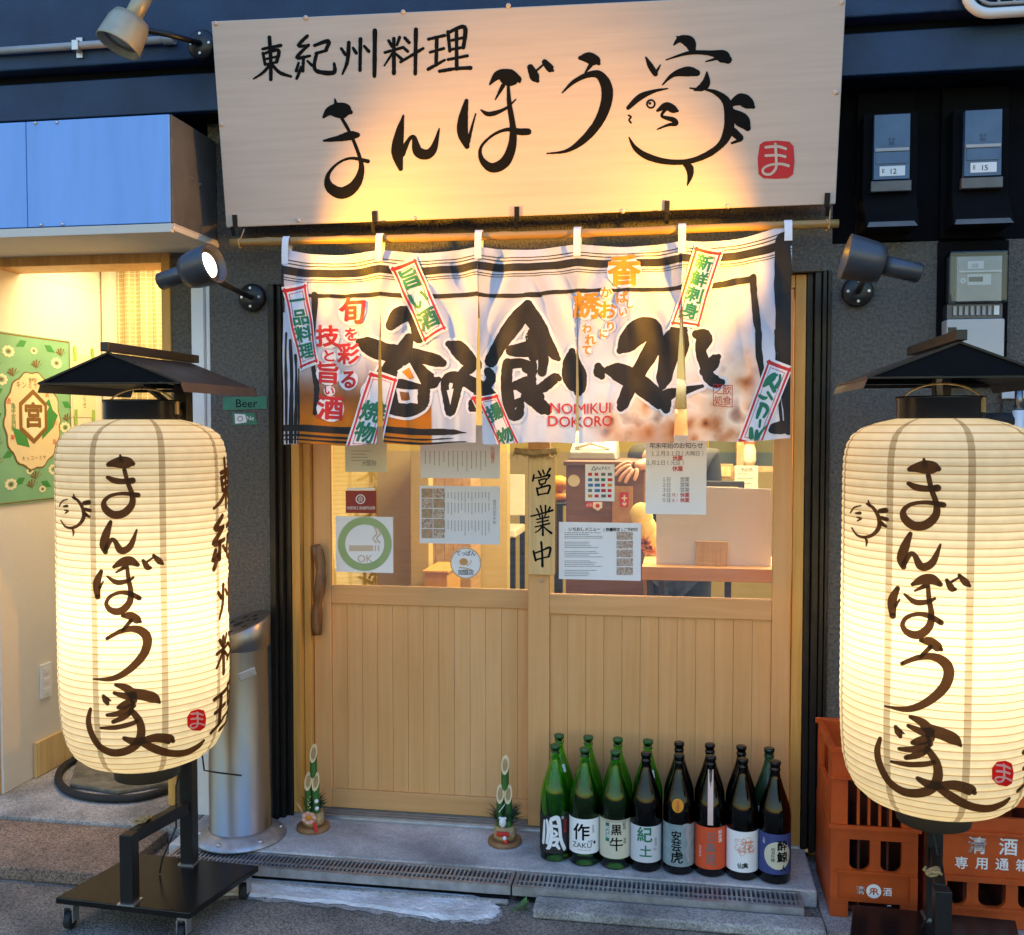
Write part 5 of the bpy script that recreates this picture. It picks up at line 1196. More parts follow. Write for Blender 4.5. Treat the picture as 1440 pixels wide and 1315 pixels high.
f.box(xr0, xr1, yr+.002, yr+w_, zr(1236), zr(1168)); f.box(xr0-.006, xr1, yr-.010, yr+.0015, zr(1173), zr(1169)); f.box(xr0, xr1, yr-.010, yr+.0015, zr(1240), zr(1232))
f.box(xr0, xr1, yr+.002, yr+w_, zr(1168)+.0005, .36); f.box(xr0, xr1, yr-.008, yr+w_, .40, .44); f.box(xr0,xr0+.05,yr+.002,yr+w_,.3605,.3995); f.box(xr1-.05,xr1,yr+.002,yr+w_,.3605,.3995)
f.box(xr0, xr1, yr, yr+w_, .018, zr(1276)); f.box(xr0, xr1, yr-.008, yr-.0005, zr(1280), zr(1275)); f.box(xr0, xr0+.02, yr-.006, yr+.0015, zr(1231)+.0, zr(1174))
ws = [(X5(1332), X5(1360)), (X5(1376), X5(1415)), (X5(1432), X5(1468)), (X5(1484), X5(1520))]
ed = [xr0] + [e for q in ws for e in q] + [xr1]
for k in range(0, len(ed), 2): f.box(ed[k], ed[k+1], yr+.002, yr+w_, zr(1276)+.0005, zr(1236)-.0005)
for a, c in ws:
    r = .028
    for s, xc in ((1, a), (-1, c)):
        pts = [(xc, zr(1276)+.0005)] + [(xc + s*(r - r*math.sin(q*R(90)/6)), zr(1276)+.0005 + r - r*math.cos(q*R(90)/6)) for q in range(7)]
        f.prism(pts if s < 0 else pts[::-1], yr+.002, yr+w_)
obj('front', f, M['crate'], t)
b = MB(); b.box(xr0, xr0+w_, yr+w_+.001, -.125, .018, .44); b.box(xr1-w_, xr1, yr+w_+.001, -.125, .018, .44); b.box(xr0+w_+.001, xr1-w_-.001, -.141, -.125, .018, .44); obj('shell', b, M['crate'], t, .002)
b = MB(); b.box(xr0+w_+.001, xr1-w_-.001, yr+w_+.001, -.142, .03, .04)
for k in range(1, 4): xx = xr0+(xr1-xr0)*k/4; b.box(xx-.003, xx+.003, yr+w_+.001, -.142, .041, .34)
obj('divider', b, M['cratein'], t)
b = MB(); Q = lambda x, y: (W(1140+x/4.61, 1030+y/4.61, yr).x, W(1140+x/4.61, 1030+y/4.61, yr).z)
put(b, text('清', *Q(1080,738), .052, bold=.016) + text('酒', *Q(1282,748), .052, bold=.016) + sum([text(c_, *Q(x_, y_), .037, bold=.016) for c_, x_, y_ in (('専',978,850),('用',1108,853),('通',1242,860),('箱',1374,868))], []), lambda u, v, h: (u, yr+.002-h, v), 0, .0008)
obj('printed_mark', b, M['paper'], t)

# ================================================================== NOTICES AND STICKERS ON THE DOORS
def sheet_thing(name, label, cat, px, y, mats, draw, th=.0012, group=None, lift=.0006, round_=False):
    """a sheet of paper stuck to the door: px = photo rectangle, draw in photo pixels"""
    a = W(px[0], px[1], y); c = W(px[2], px[3], y)
    t = thing(name, label, cat, ((a.x+c.x)/2, y, c.z), group)
    b = MB()
    if round_: b.prism([((a.x+c.x)/2 + (c.x-a.x)/2*math.cos(k*.2618), (a.z+c.z)/2 + (c.x-a.x)/2*math.sin(k*.2618)) for k in range(24)], y, y+th)
    else: b.box(a.x, c.x, y, y+th, c.z, a.z)
    for polys, m, l in draw: put(b, polys, pxflat(y), m, lift + l)
    obj('sheet', b, mats, t); return t
def R_(x0, y0, x1, y1): return [[(x0,y0),(x1,y0),(x1,y1),(x0,y1)]]
def lines(x0, x1, y0, y1, n, h=1.2, vert=False, fill=.8):
    """rows of small illegible print as short dashes"""
    o = []
    for i in range(n):
        q = (i+.5)/n; p = 0
        L = fill*random.uniform(.55, 1)
        while p < L:
            s = random.uniform(.02,.05); e = min(L, p+s)
            if vert: xx = x0+(x1-x0)*q; o += R_(xx-h/2, y0+(y1-y0)*p, xx+h/2, y0+(y1-y0)*e)
            else: yy = y0+(y1-y0)*q; o += R_(x0+(x1-x0)*p, yy-h/2, x0+(x1-x0)*e, yy+h/2)
            p = e + random.uniform(.008,.02)
    return o
yl, yr_ = .0150, -.0415          # just in front of the two panes
T_ = lambda s, x, y, z, **k: text(s, x, y, z, up=-1, **k)
ylm = [M['paper'], M['ink'], M['greyink'], M['red'], M['orange'], M['green']]
pale = mat('yellowed paper', (.70,.66,.46), .7, noise=.06)
sheet_thing('notice', 'cream sheet at the top left of the left pane, half under the curtain', 'notice', (485,600,544,664), yl, [pale, M['greyink']], [(lines(494,536,632,650,4,.8), 1, 0), (T_('大阪府', 519, 652, 7), 1, 0)])
mr = mat('maroon sticker', (.30,.03,.02), .5, noise=.1)
sheet_thing('sticker', 'small maroon sticker with a round white emblem on the left pane', 'sticker', (486,690,529,722), yl, [mr, M['paper']], [(ring(507,702,5.4,6.8,20) + T_('会', 507, 702, 8), 1, 0), (T_('大阪商工会議所会員', 507.5, 714.5, 4.6, pitch=4.5), 1, 0), (R_(488,686,527,689.5), 1, 0)])
lg = mat('olive green print', (.34,.46,.20), .6, noise=.08); bz = mat('beige print', (.62,.50,.36), .6)
sheet_thing('sticker', 'square smoking OK sticker with a green ring and cigarette', 'sticker', (472,726,553,806), yl, [M['paper'], lg, bz],
    [(ring(513,765,27.5,38,48), 1, 0), (R_(491,767,525,775) + R_(527,767,529,775) + R_(531.5,767,533.5,775), 2, .0004), (strokes([[(529,763,2.2),(525,757,2.2),(530,750,2.2),(526,741,2)],[(534,763,2.2),(530,757,2.2),(535,750,2.2),(531,743,2)]]), 2, .0004), (T_('OK', 513.5, 785.5, 13.5, bold=.01), 2, .0004)])
sheet_thing('menu_sheet', 'white menu sheet of vertical lines under the curtain, upper of two on the left pane', 'menu', (591,598,703,673), yl, [M['papergrey'], M['greyink'], M['red']],
    [(lines(595,686,634,666,14,.9,True,.9), 1, 0), (T_('お品書き', 693, 640, 6, vert=True), 2, 0)])
fc = [mat('food photo print', c, .6, noise=.6, nscale=120, col2=c2) for c, c2 in (((.62,.30,.20),(.20,.28,.16)), ((.60,.55,.45),(.30,.14,.10)))]
dr = [(lines(623,690,692,706,14,.9,True,1), 1, 0), (lines(623,690,707,726,14,.9,True,.9), 1, 0), (lines(623,690,732,756,14,.9,True,.9), 1, 0), (T_('本日のおすすめ', 695.5, 720, 5, vert=True), 1, 0)]
for r in range(5):
    for c_ in range(2): dr.append((R_(593+c_*16.4, 687+r*14.2, 608.6+c_*16.4, 700+r*14.2), 2 + (r+c_) % 2, .0002))
sheet_thing('menu_sheet', 'menu sheet with columns of small food photos, lower of two on the left pane', 'menu', (590,683,703,766), yl, [M['papergrey'], M['greyink']] + fc, dr)
sheet_thing('sticker', 'round white sticker with an orange mark on the left pane', 'sticker', (633,770.5,677,813.5), yl, [M['paper'], M['greyink'], mat('tan print', (.60,.32,.10), .6)],
    [(T_('てっぱん', 655, 778.5, 7, pitch=7, bold=.02), 1, 0), (T_('加盟店', 655, 805, 7.5, bold=.02), 1, 0), (ring(655,792,20.4,21.8,40), 2, 0), (disc(652,790,6.0,20,5), 2, 0), (strokes([[(646,798,1.4),(655,799,1.4),(662,801,1.2)],[(657,794,1.6),(658,795,1.6)],[(660,792,1.6),(661,793,1.6)],[(662,789,1.6),(663,790,1.6)]]), 2, .0003)], round_=True)
sheet_thing('menu_sheet', 'white lunch sheet with five small photos at its right edge on the right pane', 'menu', (786,734,901,817), yr_, [M['paper'], M['greyink'], fc[1], M['ink']],
    [(T_('いちおしメニュー', 822, 744.5, 5.6, bold=.02, pitch=5.6)+T_('(数量限定)ご予約可', 872, 745, 5, bold=.02, pitch=5), 3, 0)] +
    [(lines(794,862,748+i*13.2,758+i*13.2,4,.9), 1, 0) for i in range(5)] + [(R_(867,748+i*12.4,890,759+i*12.4), 2, .0002) for i in range(5)])
cl = [M['paper'], M['greyink'], M['red'], mat('blue print', (.05,.16,.42), .6), M['orange'], M['green']]
dr = [(T_('AirPAY', 848, 658.5, 6.2, pitch=4.2), 1, 0), (strokes([[(832,661,1),(835,656,1)],[(835,656,1),(838,661,1)],[(838,661,1),(832,661,1)]]), 1, 0)]
for r in range(5):
    for c_ in range(4):
        x = 827+c_*9.2; y = 665+r*7.6
        dr.append((R_(x, y, x+random.uniform(5,7.5), y+4.2), random.choice([1,2,3,4,5,3]), 0))
sheet_thing('payment_sheet', 'small white sheet of payment card logos on the right pane', 'payment sign', (823,653,864,705), yr_, cl, dr)
dr = [(T_('年末年始のお知らせ', 951, 627, 8.4, bold=.01), 1, 0), (T_('１２月３１日（大晦日）', 953, 638, 7), 1, 0), (T_('休業', 953, 644.5, 7, bold=.02), 2, 0), (T_('１月１日（元旦）', 936, 651, 7), 1, 0), (T_('休業', 953, 659.5, 7.5, bold=.02), 2, 0)]
for i, (a_, c_, r_) in enumerate((('１日','営業',0),('２日','営業',0),('３日','営業',0),('４日','休業',1),('５日','休業',1))):
    y = 674.5+i*7.3
    dr += [(T_(a_, 937, y, 6.4), 1, 0), (T_(c_, 963, y, 6.6, bold=.02 if r_ else 0), 2 if r_ else 1, 0)]
    if r_: dr.append((T_('（月）' if i == 3 else '（火）', 947, y, 5), 2, 0))
sheet_thing('notice', 'tall white new year opening notice with red and black writing on the right pane', 'notice', (908,612,993,724), yr_-.001, [M['paper'], M['greyink'], M['red']], dr)
# hanging board 営業中
yb_ = -.070
t = thing('hanging_board', 'hanging pine board brushed 営業中 between the two sliding doors', 'sign', (-.49,yb_,1.01))
b = MB(); a, c = W(743,642,yb_), W(780,809,yb_); b.box(a.x, c.x, yb_, yb_+.016, c.z, a.z); obj('board', b, M['knotty'], t, .002)
EI = [[(1128,243,10),(1147,278,13)],[(1163,236,9),(1174,266,10)],[(1222,224,14),(1196,266,8)],[(1092,272,9),(1082,322,11)],[(1090,300,8),(1150,292,8),(1217,274,13),(1200,308,7)],[(1130,316,9),(1140,352,9)],[(1130,318,7),(1188,305,10),(1180,342,8)],[(1140,351,7),(1180,341,7)],[(1160,352,8),(1145,374,7)],[(1114,380,11),(1126,436,12)],[(1118,385,8),(1217,360,12),(1204,422,12)],[(1125,433,8),(1205,420,8)],
 [(1144,523,9),(1156,572,10)],[(1184,520,10),(1185,566,10)],[(1113,545,8),(1130,577,9)],[(1221,533,11),(1204,567,7)],[(1068,606,8),(1150,586,9),(1242,558,13)],[(1130,590,7),(1140,612,8)],[(1190,580,8),(1178,607,6)],[(1113,632,7),(1212,611,9)],[(1118,657,7),(1207,639,8)],[(1103,692,7),(1217,664,10)],[(1160,600,9),(1163,690,10),(1163,758,13)],[(1155,692,9),(1132,718,8),(1103,737,4)],[(1170,690,7),(1200,718,10),(1232,742,15)],
 [(1088,888,13),(1106,962,13)],[(1092,906,9),(1150,884,9),(1222,858,15),(1210,932,11)],[(1105,956,8),(1212,930,8)],[(1150,814,13),(1158,910,13),(1160,1008,16)]]
b = MB(); put(b, strokes(EI, 560, 620, 5.718, .45, rag=.08), pxflat(yb_), 0, .0008); obj('lettering', b, M['ink'], t)
b = MB()
for k in range(90):
    x = W(724+random.random()*58, 0, yb_).x; z = W(750,636,yb_).z + random.uniform(-.008,.012)
    b.tube([(x, yb_-.008+random.uniform(-.012,.006), z), (x+random.uniform(-.025,.025), yb_-.008+random.uniform(-.014,.008), z-random.uniform(.006,.022))], .0012, 4)
b.tube([(W(724,636,yb_).x, yb_-.006, W(724,634,yb_).z),(W(752,640,yb_).x, yb_-.010, W(752,637,yb_).z),(W(783,636,yb_).x, yb_-.006, W(783,634,yb_).z)], .012, 8); obj('straw_rope', b, M['straw'], t)
b = MB(); b.lathe([(.005,0),(.005,.004),(.003,.006)], W(762,817,-.0525), 10, axis=(0,-1,0)); obj('screw', b, M['alu'], DR)
# tapes on the stucco
t = thing('tape_label', 'long strip of green tape lettered Beer on the dark stucco wall', 'tape label', (-1.62,-.101,1.6))
b = MB(); q = [W(x, y, -.103) for x, y in ((313,559),(375,557),(375,575),(314,577))]; b.add(q, [(0,1,2,3)]); put(b, T_('Beer', 347, 567, 15, pitch=11), pxflat(-.103), 1); obj('strip', b, [M['tape'], M['ink']], t)
t = thing('tape_label', 'short torn strip of green and white tape below the Beer strip', 'tape label', (-1.61,-.101,1.55))
b = MB(); q = [W(x, y, -.103) for x, y in ((326,580),(358,581),(362,597),(328,598))]; b.add(q, [(0,1,2,3)]); put(b, [[(330,582),(345,583),(347,594),(331,596)]] + T_('Ne', 352, 588, 8), pxflat(-.103), 1); put(b, ring(338,589,3,4,14), pxflat(-.103), 2, .0016); obj('strip', b, [M['tape'], M['paper'], M['greyink']], t)

# ================================================================== NEIGHBOUR'S HALL: poster, paper, switch, hose
xw = -2.7115
def wpt(px, py, h): p = WX(px, py, xw); return (xw + h, p.y, p.z)
t = thing('tin_sign', 'tall green tin sign with white flowers and a cream oval on the pale side wall', 'tin sign', (xw,.4,1.25))
b = MB(); q = [WX(x, y, xw) for x, y in ((-20,459),(97,483),(88,702),(-8,712))]
ys = [q[0].y, q[1].y]; zs = [(q[2].z+q[3].z)/2, (q[0].z+q[1].z)/2]; b.box(xw, xw+.006, ys[0], ys[1], zs[0], zs[1]); 
yc_ = (ys[0]+ys[1])/2; zc_ = (zs[0]+zs[1])/2; hw, hh = (ys[1]-ys[0])/2, (zs[1]-zs[0])/2
def sp(u, v, h): return (xw+.006+h, yc_+u*hw, zc_+v*hh)
tg_ = mat('sign green', (.19,.44,.27), .45, noise=.12, nscale=6); cr_ = mat('sign cream', (.72,.62,.40), .5, noise=.05); br_ = mat('sign brown', (.20,.10,.025), .5, noise=.1); lf = mat('sign leaf green', (.03,.24,.06), .5); tq = mat('sign flower cream', (.74,.72,.52), .5)
fl = []; lv = []; bw = []
for u, v in ((-.55,.78),(.62,.70),(.05,.82),(-.72,.45),(-.55,-.76),(.5,-.62),(.82,-.1),(-.1,-.62),(.2,-.85)):
    r = .10 if abs(u) > .3 else .06
    for k in range(9): a = k*.698; fl += disc(u+r*1.05*math.cos(a), v+r*.50*math.sin(a), r*.42, 8, r*.20)
    bw += disc(u, v, r*.35, 8, r*.17)
for u, v, s in ((-.25,.88,1),(.45,.86,-1),(.88,.56,1),(-.82,.30,1),(-.85,.02,1),(.88,.18,-1),(-.60,-.42,1),(-.35,-.74,1),(.30,-.80,-1),(.65,-.78,1),(.85,-.35,1),(-.85,.66,-1)):
    lv += [[(u-.13*s,v-.035),(u-.02*s,v+.05),(u+.13*s,v+.045),(u+.06*s,v-.03)]]
for u, v in ((.12,.64),(-.45,.52),(.75,.82),(-.85,-.30),(-.05,-.80),(-.85,-.52),(.9,.0),(.05,-.70)):
    for k in range(5): a = .5+k*.6; bw += [[(u,v-.03),(u+.14*math.cos(a)-.015,v+.07*math.sin(a)),(u+.14*math.cos(a)+.025,v+.07*math.sin(a)+.012)]]
ov = [(.0+(.66+.025*math.cos(k*14))*math.cos(k*.1047), -.02+(.57+.014*math.cos(k*14))*math.sin(k*.1047)) for k in range(60)]
hexo = [(0,.36),(.34,.19),(.34,-.13),(0,-.30),(-.34,-.13),(-.34,.19)]; hexi = [(x*.80, (y-.03)*.80+.03) for x, y in hexo]; hexm = [(x*.70, (y-.03)*.72+.03) for x, y in hexo]
put(b, lv, sp, 3, .0006); put(b, fl, sp, 4, .0009); put(b, bw, sp, 2, .0013)
put(b, [[(x*1.04,y*1.03) for x, y in ov]], sp, 2, .0018); put(b, [ov], sp, 1, .0023); put(b, [[(.2,-.25),(.5,-.1),(.62,.05),(.4,.16),(.25,.0)],[(-.5,-.1),(-.2,-.15),(-.1,-.34),(-.4,-.3)],[(.3,.2),(.5,.1),(.4,.25)]], sp, 3, .0027)
put(b, [hexo], sp, 2, .0031); put(b, [hexi], sp, 1, .0035); put(b, [[(x*.9,y*.93) for x, y in hexi]], sp, 4, .0038)
kan = [[(x/ .55*.72, y) for x, y in p] for p in text('宮', 0, .03*.1, .36, bold=.04)]
put(b, [[(x*.92, y*.80+.03) for x, y in p] for p in kan], sp, 2, .0042)
put(b, [[(x*1.0, y) for x, y in p] for p in text('キンミヤ焼酎', 0, .40, .085, sx=1.25, pitch=.11)] + text('亀甲宮', 0, .465, .05, sx=1.3) + text('キッコーミヤ', 0, -.47, .06, sx=1.2, pitch=.085), sp, 2, .0029)
put(b, text('亀甲宮焼酎', -.47, .02, .065, vert=True, sx=1.6), sp, 3, .0029); put(b, sum([text(c_, u, v, .07, sx=1.5) for c_, u, v in (('宮',.35,.3),('酒',-.58,.2),('の',.55,-.05),('友',.52,-.28),('美',-.5,-.22))], []), sp, 5, .0029)
put(b, [[(-.97,.985),(.97,.985),(.97,.97),(-.97,.97)],[(-.97,-.985),(.97,-.985),(.97,-.97),(-.97,-.97)],[(.955,-.97),(.975,-.97),(.975,.97),(.955,.97)]], sp, 2, .0006)
obj('panel', b, [tg_, cr_, br_, lf, tq, M['red']], t, .001)
t = thing('paper_note', 'pale note held by four light green tapes behind the tin sign', 'note', (xw,.9,1.3))
b = MB(); q = [WX(x, y, xw) for x, y in ((101,497),(133,500),(131,587),(101,585))]; b.box(xw, xw+.002, q[0].y, q[1].y, q[2].z, q[0].z)
u0, u1, v0, v1 = q[0].y, q[1].y, q[2].z, q[0].z
pn = lambda u, v, h: (xw+.002+h, u, v)
for u in (u0+.02, u1-.02):
    for v in (v0, v1): put(b, rect(u-.013,u+.013,v-.035,v+.035), pn, 1)
put(b, text('お知らせ', (u0+u1)/2, v0+.10, .03, vert=True), pn, 2); obj('sheet', b, [pale, M['gtape'], M['greyink']], t)
t = thing('wall_socket', 'white wall socket plate low on the pale side wall', 'wall socket', (xw,.2,.5))
p = [WX(x, y, xw) for x, y in ((55,936),(69,978))]; b = MB(); b.box(xw, xw+.009, p[0].y, p[1].y+.01, p[1].z, p[0].z); ym = (p[0].y+p[1].y)/2
for k in range(3): zz = p[1].z + (p[0].z-p[1].z)*(.2+.3*k); b.box(xw+.0092, xw+.012, ym-.012, ym+.022, zz-.012, zz+.012)
obj('plate', b, M['white'], t, .003)
t = thing('hose', 'black hose lying in a loop on the concrete under the left lantern', 'hose', (-2.2,.2,.06))
pts = [WZ(x, y, .075) for x, y in ((105,1068),(88,1080),(82,1096),(92,1110),(115,1119),(150,1123),(190,1122),(225,1114),(250,1104),(268,1092))]
b = MB(); sp2 = smooth_pts([tuple(p) for p in pts], 5); b.tube(sp2, .016, 10); obj('tube', b, M['rubber'], t)
t = thing('stone_block', 'flat mossy stone block inside the hose loop', 'stone', (-2.15,.3,.06))
q = [WZ(x, y, .06) for x, y in ((98,1108),(165,1118),(240,1105),(238,1070),(112,1062))]
b = MB(); n = len(q); b.add([(p.x,p.y,.0595) for p in q] + [(p.x,p.y,.078) for p in q], [tuple(range(n-1,-1,-1)), tuple(range(n,2*n))] + [(i,(i+1)%n,(i+1)%n+n,i+n) for i in range(n)]); obj('block', b, mat('mossy stone', (.24,.21,.14), .9, noise=.5, nscale=14, bump=.6), t, .006)

# ================================================================== INSIDE THE DINING ROOM
def iv(px, py, y): return W(px, py, y)
# left: wooden cupboard, bench, stools
t = thing('cabinet', 'tall amber plank cabinet seen through the left pane', 'cabinet', (-1.0,1.6,ZF))
a, c = iv(600,700,1.6), iv(662,700,1.6); b = MB(); n = 5
for k in range(n): b.box(a.x+(c.x-a.x)*k/n+.001, a.x+(c.x-a.x)*(k+1)/n-.001, 1.6, 1.62, ZF, 1.45)
obj('plank_front', b, M['intwood'], t); b = MB(); b.box(a.x, c.x, 1.621, 1.88, ZF, 1.45); b.box(a.x-.02, c.x+.02, 1.58, 1.89, 1.451, 1.475); obj('carcass', b, M['intwood'], t, .003)
t = thing('post', 'square pale post behind the lantern reflection', 'post', (-1.1,1.2,ZF)); a, c = iv(577,700,1.2), iv(603,700,1.2); b = MB(); b.box(a.x, c.x, 1.2, 1.29, ZF, 2.6); obj('shaft', b, M['icream'], t, .004)
t = thing('wooden_box', 'open amber wooden box on a ledge by the post', 'box', (-1.0,1.0,.9)); a, c = iv(597,805,1.0), iv(629,825,1.0)
b = MB(); zt = iv(600,806,1.0).z; b.box(a.x, c.x, 1.0, 1.3, zt-.16, zt); b.box(a.x-.008, c.x+.008, .99, 1.31, zt+.0005, zt+.014); obj('case', b, M['jamb'], t, .003)
b = MB(); b.box(a.x+.02, c.x-.02, 1.02, 1.28, ZF, zt-.161); obj('plinth', b, M['intwood'], t)
def chair(px, py0, y, label, w_=.36):
    p = iv(px, py0, y); z1 = p.z; s = .45; x0, x1 = p.x-w_/2, p.x+w_/2
    t = thing('chair', label, 'chair', (p.x, y, ZF), 'chairs in the dining room')
    b = MB(); b.box(x0, x1, y, y+.025, z1-.26, z1); obj('backrest', b, M['cream'], t, .006)
    b = MB(); b.box(x0-.005, x1+.005, y-.38, y-.001, z1-.36, z1-.31); obj('seat', b, M['cream'], t, .01)
    for sx_, sy_ in ((x0+.015,y-.36),(x1-.015,y-.36),(x0+.015,y+.012),(x1-.015,y+.012)):
        b = MB(); b.box(sx_-.015, sx_+.015, sy_-.015, sy_+.015, ZF, (z1-.261 if sy_ > y else z1-.361)); obj('leg', b, M['black'], t)
chair(698, 667, 2.55, 'chair with pale back and dark legs right of the lower menu sheet')
chair(640, 671, 2.9, 'further chair mostly behind the lower menu sheet')
t = thing('bench_seat', 'low dark blue cushioned bench behind the round sticker', 'bench', (-.9,2.0,ZF))
a, c = iv(642,770,1.95), iv(706,770,1.95); b = MB(); b.box(a.x, c.x, 1.95, 2.3, .42, .62); obj('cushion', b, M['navy'], t, .02); b = MB(); b.box(a.x+.02, c.x-.02, 1.97, 2.28, ZF, .419); obj('base', b, M['black'], t)
# right: counter with walnut panel, register, shelf, partition board, person
yk = .62
t = thing('counter', 'walnut fronted counter with small stickers behind the right pane', 'counter', (-.3,yk,ZF))
a, c = iv(796,655,yk), iv(906,655,yk); b = MB(); b.box(a.x, c.x, yk, yk+.03, ZF, a.z); obj('front_panel', b, M['brownpanel'], t, .003)
b = MB(); b.box(a.x, c.x+.02, yk+.031, yk+.5, ZF, a.z-.03); obj('carcass', b, M['intwood'], t)
b = MB(); b.box(a.x-.01, c.x+.03, yk-.012, yk+.52, a.z+.0005, a.z+.02); obj('counter_top', b, M['brownpanel'], t, .003)
b = MB(); p = iv(807,676,yk); b.lathe([(.026,0),(.026,.0015)], p, 24, axis=(0,-1,0)); obj('round_sticker', b, pale, t)
b = MB(); p0, p1 = iv(861,683,yk), iv(890,735,yk); b.box(p0.x, p1.x, yk-.012, yk-.0005, p1.z-.12, p0.z); obj('wood_plaque', b, M['intwood'], t, .002)
b = MB(); p0, p1 = iv(872,692,yk), iv(884,713,yk); b.box(p0.x, p1.x, yk-.0145, yk-.0125, p1.z, p0.z)
fpx = lambda y: pxflat(y)
put(b, R_(877,696,879,705)+R_(874,699.5,882,701.5)+disc(876.5,708,1.6,10)+disc(879.5,708,1.6,10)+[[(875,709),(881,709),(878,712)]], fpx(yk-.0145), 1); obj('red_tag', b, [M['red'], M['paper']], t)
b = MB(); p0, p1 = iv(824,706,yk), iv(839,714,yk); b.box(p0.x, p1.x, yk-.002, yk-.0004, p1.z, p0.z); put(b, T_('d払い', 831, 710, 5), fpx(yk-.002), 1); obj('pay_sticker', b, [M['red'], M['paper']], t)
b = MB(); put(b, [[(834,706),(847,706),(847,714),(840.5,718.5),(834,714)]], fpx(yk), 1, .003); put(b, disc(840.5,711,3,12), fpx(yk), 0, .004); obj('pay_sticker', b, [M['red'], M['paper']], t)
t = thing('cash_register', 'grey cash register under white papers on the walnut counter', 'cash register', (-.35,.85,1.4)); zc = a.z+.0205
b = MB(); q0, q1 = iv(800,650,.85), iv(868,640,.85); b.add([(q0.x,.80,zc),(q1.x,.80,zc),(q1.x,1.08,zc),(q0.x,1.08,zc),(q0.x+.01,.80,zc+.035),(q1.x-.01,.80,zc+.035),(q1.x-.01,1.07,zc+.13),(q0.x+.01,1.07,zc+.13)], [(0,3,2,1),(4,5,6,7),(0,1,5,4),(1,2,6,5),(2,3,7,6),(3,0,4,7)]); obj('case', b, mat('grey office plastic', (.34,.34,.30), .5, noise=.2, nscale=14), t, .006)
b = MB(); b.box(q0.x+.05, q1.x-.06, .92, 1.0, zc+.131, zc+.19); b.tube([(q0.x+.03,.83,zc+.05),(q0.x+.1,.82,zc+.075),(q1.x-.03,.83,zc+.05)], .008, 8); obj('keyboard', b, M['papergrey'], t)
# yellow cloth and shelf with partition board
ys_ = .20
zs_ = iv(990,797,ys_).z
t = thing('shelf', 'honey coloured wooden shelf board inside the right pane', 'shelf', (.15,ys_,.95))
a, c = iv(903,800,ys_), iv(1100,800,ys_); b = MB(); b.box(a.x, c.x+.04, ys_-.03, ys_+.35, zs_-.052, zs_); obj('board', b, M['door2'], t, .003)
b = MB()
for x in (a.x+.03, a.x+.075, c.x-.2): b.box(x-.012, x+.012, ys_+.0, ys_+.03, ZF, zs_-.053)
b.box(a.x+.0, c.x+.02, ys_+.05, ys_+.07, zs_-.16, zs_-.13); obj('bracket', b, M['black'], t)
t = thing('partition_board', 'white partition board standing in a wooden block foot on the shelf', 'partition', (.12,ys_+.07,zs_))
yp = ys_+.05; a, c = iv(923,712,yp), iv(1084,797,yp); tr_ = iv(1084,688,yp); tl_ = iv(923,682,yp)
b = MB(); b.add([(a.x,yp,c.z),(c.x,yp,c.z),(tr_.x,yp,tr_.z),(tl_.x,yp,tl_.z),(a.x,yp+.008,c.z),(c.x,yp+.008,c.z),(tr_.x,yp+.008,tr_.z),(tl_.x,yp+.008,tl_.z)], [(0,1,2,3),(7,6,5,4),(0,4,5,1),(1,5,6,2),(2,6,7,3),(3,7,4,0)]); obj('board', b, M['paper'], t)
b = MB(); p0, p1 = iv(979,761,yp-.02), iv(1023,803,yp-.02); b.box(p0.x, p1.x, yp-.022, yp-.001, zs_+.0005, p0.z); b.box(p0.x+.006, p1.x-.006, yp+.009, yp+.04, zs_+.0005, zs_+.04); b.box(p0.x+.01, p1.x-.01, yp-.026, yp-.0225, zs_-.0, zs_+.012); obj('block_foot', b, M['knotty'], t, .004)
t = thing('folded_cloth', 'folded pale yellow cloth left of the white partition', 'cloth', (-.12,.5,1.0))
b = MB(); p = iv(905,720,.5); 
for k in range(4): b.ball((p.x+.02*k-.01, .5, p.z-.02-.05*k), .055-.004*k, sc=(.9,.5,1.1))
obj('fold', b, mat('yellow cloth', (.66,.53,.20), .9, noise=.3, nscale=12), t)
t = thing('maple_leaves', 'orange paper maple leaves left of the white partition', 'leaf decoration', (-.1,.3,1.0))
b = MB()
for cx_, cy_ in ((905,765),(915,779),(908,772)):
    p = iv(cx_, cy_, .3)
    for k in range(5):
        aa = R(20+k*35); d = Vector((math.cos(aa),0,math.sin(aa)))*.035; s = Vector((-math.sin(aa),0,math.cos(aa)))*.008
        b.add([Vector(p), Vector(p)+d*.5+s, Vector(p)+d, Vector(p)+d*.5-s], [(0,1,2,3)])
obj('leaf', b, mat('maple orange', (.70,.22,.05), .7, noise=.2), t)
# back of the kitchen
t = thing('wall_shelf', 'dark framed kitchen shelf with bottles at the upper right of the right pane', 'shelf', (.45,2.6,1.4))
yq = 2.4; b = MB(); p0, p1 = iv(997,655,yq), iv(1100,560,yq); b.box(p0.x, p1.x, yq, yq+.02, p0.z, p1.z); obj('back', b, mat('dark green board', (.03,.045,.03), .5, noise=.3), t)
b = MB(); b.box(p0.x, p1.x+.1, yq-.12, yq-.001, iv(1000,662,yq).z, iv(1000,655,yq).z); pp = iv(1035,600,yq).x; b.box(pp, pp+.04, yq-.10, yq-.002, p0.z+.001, p1.z); obj('frame', b, M['intwood'], t)
t = thing('picture_box', 'wooden framed relief panel above the white partition', 'panel', (.2,1.6,1.35)); p0, p1 = iv(994,673,1.6), iv(1031,653,1.6); b = MB(); b.box(p0.x-.12, p1.x, 1.6, 1.64, p0.z, p1.z); b.box(p0.x-.11, p1.x-.01, 1.594, 1.5995, p0.z+.012, p1.z-.012, 1); obj('panel', b, [M['intwood'], M['knotty']], t)
